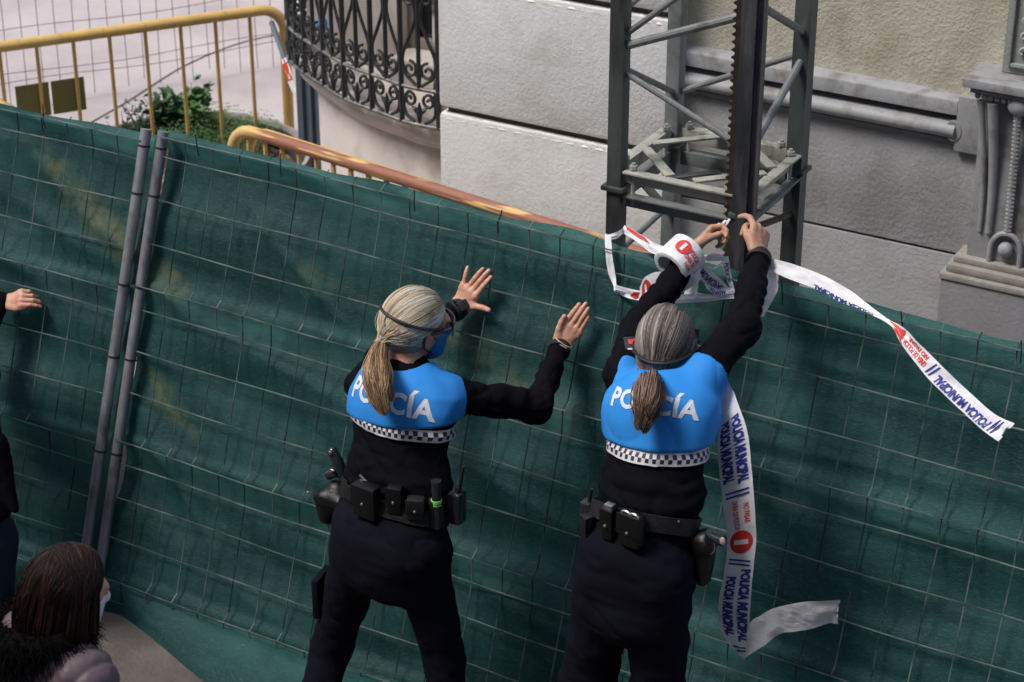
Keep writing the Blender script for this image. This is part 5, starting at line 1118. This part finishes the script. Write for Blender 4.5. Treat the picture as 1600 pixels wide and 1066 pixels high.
add_obj('body', join(sdf_mesh(HW.skin(c7 - V3(0, 0, .05)), .0042), core.mesh(), *hd), M_skin, wm)
add_obj('jeans', sdf_mesh([ecap(hp_ + V3(0, 0, .05), hp_ - V3(0, 0, .08), (.18, .13), (.185, .135), X), cap(hp_ - X * .09, kl2, .1, .07, .04), cap(hp_ + X * .09, kr2, .1, .07, .04), cap(kl2, al2, .07, .055), cap(kr2, ar2, .07, .055)], .011, wr=lambda P: .004 * vn(P, 12, 9)), M_jeans, wm)
for a in (al2, ar2): add_obj('shoe', sdf_mesh([cap(a, a + V3(0, -.02, -.05), .05, .042, .02), ecap(a + V3(0, -.03, -.06), a + V3(.03, .12, -.065), (.04, .03), (.04, .024), X)], .01), M_leather, wm)
# fur collar
N = 8000; a = RNG.uniform(0, 2 * math.pi, N); b = RNG.uniform(0, 2 * math.pi, N); cc_ = c7 + V3(-.036, -.012, .012)
nr_ = np.stack([np.cos(a) * np.cos(b), np.sin(a) * np.cos(b), np.sin(b)], 1); B0 = cc_ + np.stack([np.cos(a) * .122, np.sin(a) * .095, .02 * np.sin(a + 2)], 1) + nr_ * .042 * (.8 + .3 * RNG.rand(N, 1)); F_ = np.zeros((N, 5, 3)); dr_ = nr_ + RNG.normal(size=(N, 3)) * .5 + V3(0, 0, -.3)
for i in range(5): F_[:, i] = B0 + dr_ * .0062 * i + V3(0, 0, -.0012) * i * i
fm_ = strand_mesh(F_, .0018, .0006, V3(.007, .006, .006) * (.5 + .6 * RNG.rand(N, 1))); cq = [cap(cc_ + V3(.122 * math.cos(q), .095 * math.sin(q), .02 * math.sin(q + 2)), cc_ + V3(.122 * math.cos(q + .5), .095 * math.sin(q + .5), .02 * math.sin(q + 2.5)), .042, .042, .02) for q in np.arange(0, 6.3, .5)]
cv = sdf_mesh(cq, .009, wr=lambda P: .006 * vn(P, 40, 2)); hair_obj('fur_collar', [(cv[0], cv[1], np.tile(V3(.006, .005, .005), (len(cv[0]), 1))), fm_], M_fur, wm)
# long hair: from a parting on the crown over the skull and down past the shoulders
N = 9000; th = RNG.uniform(0, 2 * math.pi, N); m = 22; part = np.stack([RNG.normal(size=N) * .12, RNG.uniform(-.5, .75, N), np.ones(N)], 1); part /= np.linalg.norm(part, axis=1)[:, None]
dn = np.stack([np.cos(th), np.sin(th), RNG.uniform(-.12, .25, len(th))], 1); dn /= np.linalg.norm(dn, axis=1)[:, None]; ok = ~((dn[:, 1] > .42) & (np.abs(dn[:, 0]) < .95)); dn = dn[ok]; part = part[ok]; th = th[ok]; N = len(dn)
Q = np.zeros((N, m, 3)); R0 = V3(.088, .108, .108); Ln = RNG.uniform(.06, .17, N) + .15 * np.clip((np.cos(th) - .2) * 3, 0, 1) + .035 * vn(np.c_[np.cos(th) * 9, np.sin(th) * 9, 0 * th], 1., 13); clump = vn(np.c_[np.cos(th) * 6, np.sin(th) * 6, 0 * th], 1., 3); lf_ = 1.0 + .09 * RNG.rand(N) + .03 * clump
for i in range(m):
    q = i / (m - 1)
    if q < .5:
        D = slerp(part, dn, min(1, q / .5)); k_ = 1 / np.sqrt(((D / R0) ** 2).sum(1)); Q[:, i] = D * (k_ * lf_)[:, None] + V3(0, -.015, .012)
    else:
        w_ = (q - .5) / .5; e0 = dn * (1 / np.sqrt(((dn / R0) ** 2).sum(1)) * lf_)[:, None] + V3(0, -.015, .012)
        e0 = e0 * V3(1 - .16 * w_, 1 - .1 * w_, 1); fl = V3(1, 1, 0) * dn * (.035 * math.sin(w_ * 2.6))[..., None] if False else dn * V3(1, 1, 0) * (.016 * math.sin(w_ * 2.8) + .012 * w_ * w_)
        Q[:, i] = e0 + fl + V3(0, 0, -1) * (Ln * w_)[:, None] + .008 * w_ * np.stack([vn(np.c_[th * 9, np.full(N, w_ * 4), np.full(N, k + .5)], 1., 7) for k in range(3)], 1)
_q = np.linspace(0, 1, m)[None, :, None]; _lk = np.floor(th * 9 + 2 * clump)
Q += .011 * _q * np.stack([[vn(np.c_[_lk * 3.1, np.full(N, i * .23), np.full(N, k * 5. + 1)], 1., 21) for i in range(m)] for k in range(3)], -1).transpose(1, 0, 2); lbw = np.exp(RNG.normal(size=200) * .2)[(_lk % 200).astype(int)][:, None]
hw = HW.c + Q @ HW.A; base = V3(.018, .0072, .005); cw = base * (1 + .6 * RNG.normal(size=(N, 1))).clip(.25, 3); red = (RNG.rand(N, 1) < .18) * V3(.035, .012, .005); cw = ((cw + red * RNG.rand(N, 1)) * lbw).clip(.003, .3)
hv = sdf_mesh([ell(HW.p(0, -.018, .012), R0 * .985, HW.A), cap(HW.p(0, -.06, -.05), HW.p(0, -.08, -.26), .07, .06, .03), cap(HW.p(.055, -.03, -.05), HW.p(.07, -.03, -.22), .035, .025, .02), cap(HW.p(-.055, -.03, -.05), HW.p(-.07, -.03, -.22), .035, .025, .02)], .006, clips=(lambda P: HW.loc(P)[..., 1] - .045 - .35 * HW.loc(P)[..., 2],))
hair_obj('hair', [(hv[0], hv[1], np.tile(base * .5, (len(hv[0]), 1))), strand_mesh(hw, .0013, .0009, cw)], M_hair, wm)
add_obj('face_mask', sdf_mesh(HW.skin(c7)[1:6], .004, infl=.007, clips=(lambda P: np.maximum(np.maximum(.02 - HW.loc(P)[..., 1], HW.loc(P)[..., 2] + .012), -.125 - HW.loc(P)[..., 2]),)), mat('mask white', (.62, .62, .66), .7), wm)
m_ = MB()
for sg in (-1, 1): m_.tube([HW.p(sg * .066, .03, -.03), HW.p(sg * .08, -.005, .004), HW.p(sg * .084, -.022, -.016), HW.p(sg * .06, .02, -.08)], .002, 5)
m_.build('mask_cord', M_tape, wm)
# ================================================================= POLICE TAPE
def tape_thing(label, c): return thing('police_tape', label, 'tape', c, 'police tape around the mast')
TM = [M_blueink, M_redink, M_tape]
def band_print(G, arc, parent, items):
    m_ = MB()
    for it in items:
        k = it[0]
        if k == 'pm': print_text(m_, G, arc, it[1], it[2], it[3], it[5], it[4], 0, it[6], .06, it[7])
        if k == 'rt': print_text(m_, G, arc, it[1], it[2], it[3], it[5], it[4], 1, it[6], .02, it[7])
        if k == 's': strokes(m_, G, arc, it[1], .12, .88, 0, sl=it[2])
        if k == 'd': no_entry(m_, G, arc, it[1], .5, it[2], it[3], 1, 2, it[4])
    return m_.build('tape_print', TM, parent, smooth=False)
def yp(x, y, Y): return UY(x, y, Y)
# 1. strip hanging beside the right-hand officer with the doubled end
hA = [(1128, 655, 1150, 625), (1121, 690, 1166, 668), (1124, 740, 1173, 722), (1131, 800, 1179, 790), (1136, 850, 1181, 845), (1130, 900, 1176, 900), (1123, 940, 1172, 950), (1124, 975, 1171, 985), (1138, 1003, 1168, 1008), (1163, 1031, 1166, 1026)]
Yh = [-.02, -.04, -.05, -.06, -.06, -.07, -.08, -.08, -.09, -.10]
t1 = tape_thing('police tape strip hanging beside the officer, with red no-entry disc and folded tail', yp(1150, 850, -.06))
G, arc, _ = ribbon([(yp(a, b, y), yp(c, d, y - .008)) for (a, b, c, d), y in zip(hA, Yh)], 90, .0022, 3); rib_obj('tape_band', G, M_tape, t1); L_ = arc[-1]
cm_ = arc
def arcpx(py, pyl): return np.interp(py, pyl, np.interp(np.linspace(0, 1, len(pyl)), np.linspace(0, 1, len(arc)), arc))
mid = [(b + d) / 2 for a, b, c, d in hA]; U_ = lambda y: arcpx(y, mid)
it = [('pm', 'POLICIA MUNICIPAL', (U_(655) + U_(757)) / 2, .72, 1, .36, U_(757) - U_(655), 1), ('pm', 'POLICIA MUNICIPAL', (U_(655) + U_(752)) / 2, .27, 1, .36, U_(752) - U_(655), 1), ('s', U_(767), -.004),
      ('rt', 'NO PASAR', (U_(790) + U_(816)) / 2, .74, 1, .20, U_(820) - U_(790), 1), ('rt', 'LINEA DE POLICIA', (U_(784) + U_(826)) / 2, .38, 1, .17, U_(828) - U_(782), 1), ('d', U_(847), .040, .40, False), ('s', U_(872), .010),
      ('pm', 'POLICIA MUNICIPAL', (U_(892) + U_(1000)) / 2, .76, 1, .34, U_(1002) - U_(890), 1), ('pm', 'POLICIA MUNICIPAL', (U_(900) + U_(996)) / 2, .30, 1, .34, U_(996) - U_(902), 1), ('s', U_(1009), .004)]
band_print(G, arc, t1, it)
e2 = [(1163, 1031, 1166, 1020), (1170, 1024, 1172, 975), (1195, 1008, 1188, 962), (1222, 990, 1212, 950), (1262, 984, 1250, 942), (1292, 976, 1282, 940), (1311, 974, 1313, 937)]
G2, a2, _ = ribbon([(yp(a, b, -.10 - .010 * i), yp(c, d, -.105 - .018 * i)) for i, (a, b, c, d) in enumerate(e2)], 70, .0030, 8)
for i, k in ((1, -.010), (2, -.016), (3, -.022), (4, -.026), (5, -.020), (6, -.010)): G2[-1, i] += (G2[-1, i] - G2[-6, i]) * .0 + nrm(G2[-6, i] - G2[-1, i]) * abs(k)
rib_obj('tape_tail', G2, M_tape, t1)
G3, a3, _ = ribbon([(yp(a, b, y), yp(c, d, y)) for a, b, c, d, y in [(1084, 545, 1092, 543, .06), (1090, 558, 1102, 552, .05), (1098, 572, 1112, 566, .04), (1112, 592, 1130, 586, .02), (1124, 625, 1146, 612, .0), (1128, 655, 1150, 625, -.02)]], 40, .004, 23); rib_obj('tape_band', G3, M_tape, t1)
# 2. long tail flying right
e3 = [(1198, 402, 1200, 420), (1240, 413, 1225, 433), (1285, 430, 1275, 452), (1325, 452, 1318, 474), (1362, 480, 1358, 490), (1390, 500, 1392, 510), (1412, 512, 1405, 533), (1440, 540, 1425, 560), (1480, 580, 1455, 597), (1520, 618, 1498, 638), (1556, 648, 1530, 668), (1586, 662, 1560, 690)]
Y3 = [.55, .53, .50, .46, .42, .38, .35, .32, .29, .26, .23, .20]
t2 = tape_thing('long police tape tail flying out right over the green fence', yp(1390, 505, .38))
G, arc, _ = ribbon([(yp(a, b, y), yp(c, d, y - .015)) for (a, b, c, d), y in zip(e3, Y3)], 120, .0035, 5); G[-1, 3:6] += nrm(G[-8, 4] - G[-1, 4]) * .018; rib_obj('tape_band', G, M_tape, t2)
mid3 = [(a + c) / 2 for a, b, c, d in e3]; U3 = lambda x: arcpx(x, mid3)
m_ = MB(); print_poly(m_, G, arc, [(U3(1391), .08), (U3(1412), .05), (U3(1413), .95), (U3(1396), .95)], 1); print_text(m_, G, arc, 'LINEA DE POLICIA', (U3(1413) + U3(1450)) / 2, .5, -1, .42, 1, (U3(1450) - U3(1413)) / .42 * .42, .02, 1) if False else None
def pt(txt, x0, x1, v, hv, mi): print_text(m_, G, arc, txt, (U3(x0) + U3(x1)) / 2, v, hv, -1, mi, U3(x1) - U3(x0), .05, -1 if False else 1)
pt('LINEA DE POLICIA', 1414, 1449, .66, .34, 1); pt('NO PASAR', 1418, 1446, .28, .3, 1)
pt('POLICIA MUNICIPAL', 1466, 1548, .66, .50, 0); strokes(m_, G, arc, U3(1455), .12, .9, 0, sl=-.004); strokes(m_, G, arc, U3(1553), .12, .9, 0, sl=-.004)
pt('POLICIA MUNICIPAL', 1275, 1365, .86, .26, 0)
m_.build('tape_print', TM, t2, smooth=False)
# 3. loop round the left mast leg
t3 = tape_thing('crumpled police tape loop around the left mast leg, running to the officer\'s forearm', yp(962, 420, .60))
for nm, ed, sd_ in (('tape_band', [(976, 352, 972, 364, .70), (995, 362, 990, 374, .66), (1020, 378, 1012, 392, .60), (1040, 386, 1030, 400, .56)], 2),
                ('tape_band', [(974, 356, 972, 366, .70), (965, 362, 966, 372, .655), (952, 366, 955, 374, .63), (945, 366, 955, 372, .625), (946, 395, 956, 398, .60), (951, 428, 962, 432, .59), (958, 450, 964, 444, .575), (961, 458, 966, 446, .57), (985, 466, 988, 452, .54), (1003, 470, 1003, 455, .52)], 4),
                ('tape_band', [(998, 472, 1001, 445, .52), (1012, 476, 1010, 432, .475), (1035, 470, 1030, 424, .445), (1060, 460, 1060, 426, .43), (1083, 448, 1083, 428, .44), (1096, 436, 1093, 420, .47)], 6)):
    G, arc, _ = ribbon([(UY(a, b, y), UY(c, d, y - .006)) for a, b, c, d, y in ed], 60, .0035, sd_); o = rib_obj(nm, G, M_tape, t3); m_ = MB()
    if sd_ == 6:
        no_entry(m_, G, arc, arc[-1] * .22, .50, .038, .40, 1, 2, False); print_text(m_, G, arc, 'NO PASAR', arc[-1] * .52, .72, .2, 1, 1, .035, .02, 1)
    if sd_ == 4: print_poly(m_, G, arc, [(arc[-1] * .86, .2), (arc[-1] * .93, .05), (arc[-1] * .99, .9), (arc[-1] * .9, .8)], 1); print_text(m_, G, arc, 'MUNICIPAL', arc[-1] * .74, .3, .4, 1, 0, .05, .03, -1)
    if sd_ == 2: print_poly(m_, G, arc, [(arc[-1] * .02, .0), (arc[-1] * .5, .02), (arc[-1] * .7, .3), (arc[-1] * .1, .35)], 1)
    m_.build('tape_print', TM, o, smooth=False)
# 4. strips between the roll and the front leg
t4 = tape_thing('tangle of police tape between the officer\'s arms in front of the toothed rack', yp(1140, 455, .56))
for ed, sd_, txt in (([(1093, 405, 1083, 418, .53), (1110, 422, 1098, 440, .54), (1128, 438, 1118, 456, .56), (1148, 460, 1146, 467, .585)], 3, 'MUNICIPAL'),
                ([(1048, 462, 1050, 474, .48), (1075, 460, 1078, 473, .51), (1105, 460, 1108, 471, .54), (1146, 460, 1147, 466, .58)], 7, None),
                ([(1128, 402, 1138, 400, .61), (1130, 420, 1141, 422, .60), (1136, 440, 1145, 442, .59), (1144, 458, 1149, 456, .585)], 9, 'POLICIA'),
                ([(1074, 440, 1092, 438, .54), (1070, 455, 1090, 455, .53), (1068, 466, 1088, 468, .52)], 11, None),
                ([(1096, 400, 1100, 410, .56), (1112, 396, 1116, 408, .575), (1130, 398, 1134, 408, .60)], 15, None),
                ([(1100, 440, 1104, 452, .53), (1124, 452, 1122, 462, .55), (1146, 448, 1148, 458, .585)], 17, 'NO PASAR'),
                ([(1124, 350, 1134, 346, .60), (1126, 368, 1136, 368, .61), (1122, 388, 1130, 390, .60)], 19, None)):
    G, arc, _ = ribbon([(UY(a, b, y), UY(c, d, y - .004)) for a, b, c, d, y in ed], 50, .0035, sd_); o = rib_obj('tape_band', G, M_tape, t4)
    if txt: m_ = MB(); print_text(m_, G, arc, txt, arc[-1] * .45, .55, .55, 1, 0, arc[-1] * .55, .03, 1); m_.build('tape_print', TM, o, smooth=False)
MB().tube(catmull([UY(1092, 412, .54), UY(1112, 420, .55), UY(1128, 412, .6)], 14), .004, 6).build('tape_string', M_tape, t4)
# 5. crumpled white tape behind the raised right arm
t5 = tape_thing('crumpled white tape hanging behind the raised right arm of the dark-haired officer', yp(1203, 440, .5))
G, arc, _ = ribbon([(UY(a, b, y), UY(c, d, y)) for a, b, c, d, y in [(1186, 402, 1206, 404, .565), (1190, 425, 1212, 428, .55), (1192, 450, 1216, 448, .50), (1190, 472, 1208, 470, .46), (1188, 495, 1194, 496, .43)]], 50, .007, 13); rib_obj('tape_band', G, M_tape, t5)
# knot at the fingers
t6 = tag(MB().tube(catmull([UY(1126, 352, .60), UY(1134, 345, .61), UY(1131, 360, .61), UY(1136, 372, .62), UY(1129, 384, .61)], 20), .0055, 6, flat=.4).tube(catmull([UY(1122, 350, .60), UY(1133, 352, .60), UY(1140, 343, .62)], 10), .004, 5).build('tape_knot', M_tape), 'small knot of white tape at the fingers against the rack', 'tape', 'police tape around the mast')
# 6. the roll pushed over the forearm
rc = UY(1062, 405, .455); ra = nrm(JB['wl'] - JB['el']); ra = nrm(ra + .25 * RT); ro = thing('tape_roll', 'fat roll of white police tape with red disc, pushed over a raised forearm', 'tape roll', rc)
A = nrm(np.cross(ra, FW)); B = np.cross(ra, A)
def roll_pt(th, z, r): return rc + A * r * math.cos(th) + B * r * math.sin(th) + ra * z
RR, HLF = .066, .050; prof = [(-HLF, .048), (-HLF, RR - .003), (-HLF + .003, RR), (HLF - .003, RR), (HLF, RR - .003), (HLF, .048), (0, .047)]; n = 56; vs = []
for i in range(n):
    for z, r_ in prof: vs.append(roll_pt(2 * math.pi * i / n, z, r_))
k_ = len(prof); MB().add(vs, [(i * k_ + j, i * k_ + (j + 1) % k_, ((i + 1) % n) * k_ + (j + 1) % k_, ((i + 1) % n) * k_ + j) for i in range(n) for j in range(k_)]).build('roll_body', M_tape, ro, sh=50)
th0 = math.atan2((-FW) @ B, (-FW) @ A)
nG = 60; GG = np.zeros((nG, 9, 3))
for i in range(nG):
    for j in range(9): GG[i, j] = roll_pt(th0 + (i / (nG - 1) - .5) * 2.9, (j / 8 - .5) * 2 * HLF * .98, RR + .0012)
ga = np.linspace(0, 2.9 * RR, nG); m_ = MB(); cmid = ga[-1] / 2
# the picture's left/right on the roll runs along u
lr = 1 if ((GG[-1, 4] - GG[0, 4]) @ RT) > 0 else -1
no_entry(m_, GG, ga, cmid - lr * .022, .55, .026, .27, 1, 2, False)
print_text(m_, GG, ga, 'POLICIA', cmid + lr * .028, .62, .20, lr, 1, .05, .03, 1); print_text(m_, GG, ga, 'LINEA DE', cmid + lr * .026, .38, .17, lr, 1, .05, .03, 1); print_text(m_, GG, ga, 'PASAR', cmid + lr * .034, .17, .15, lr, 1, .034, .03, 1)
m_.build('roll_print', TM, ro, smooth=False)
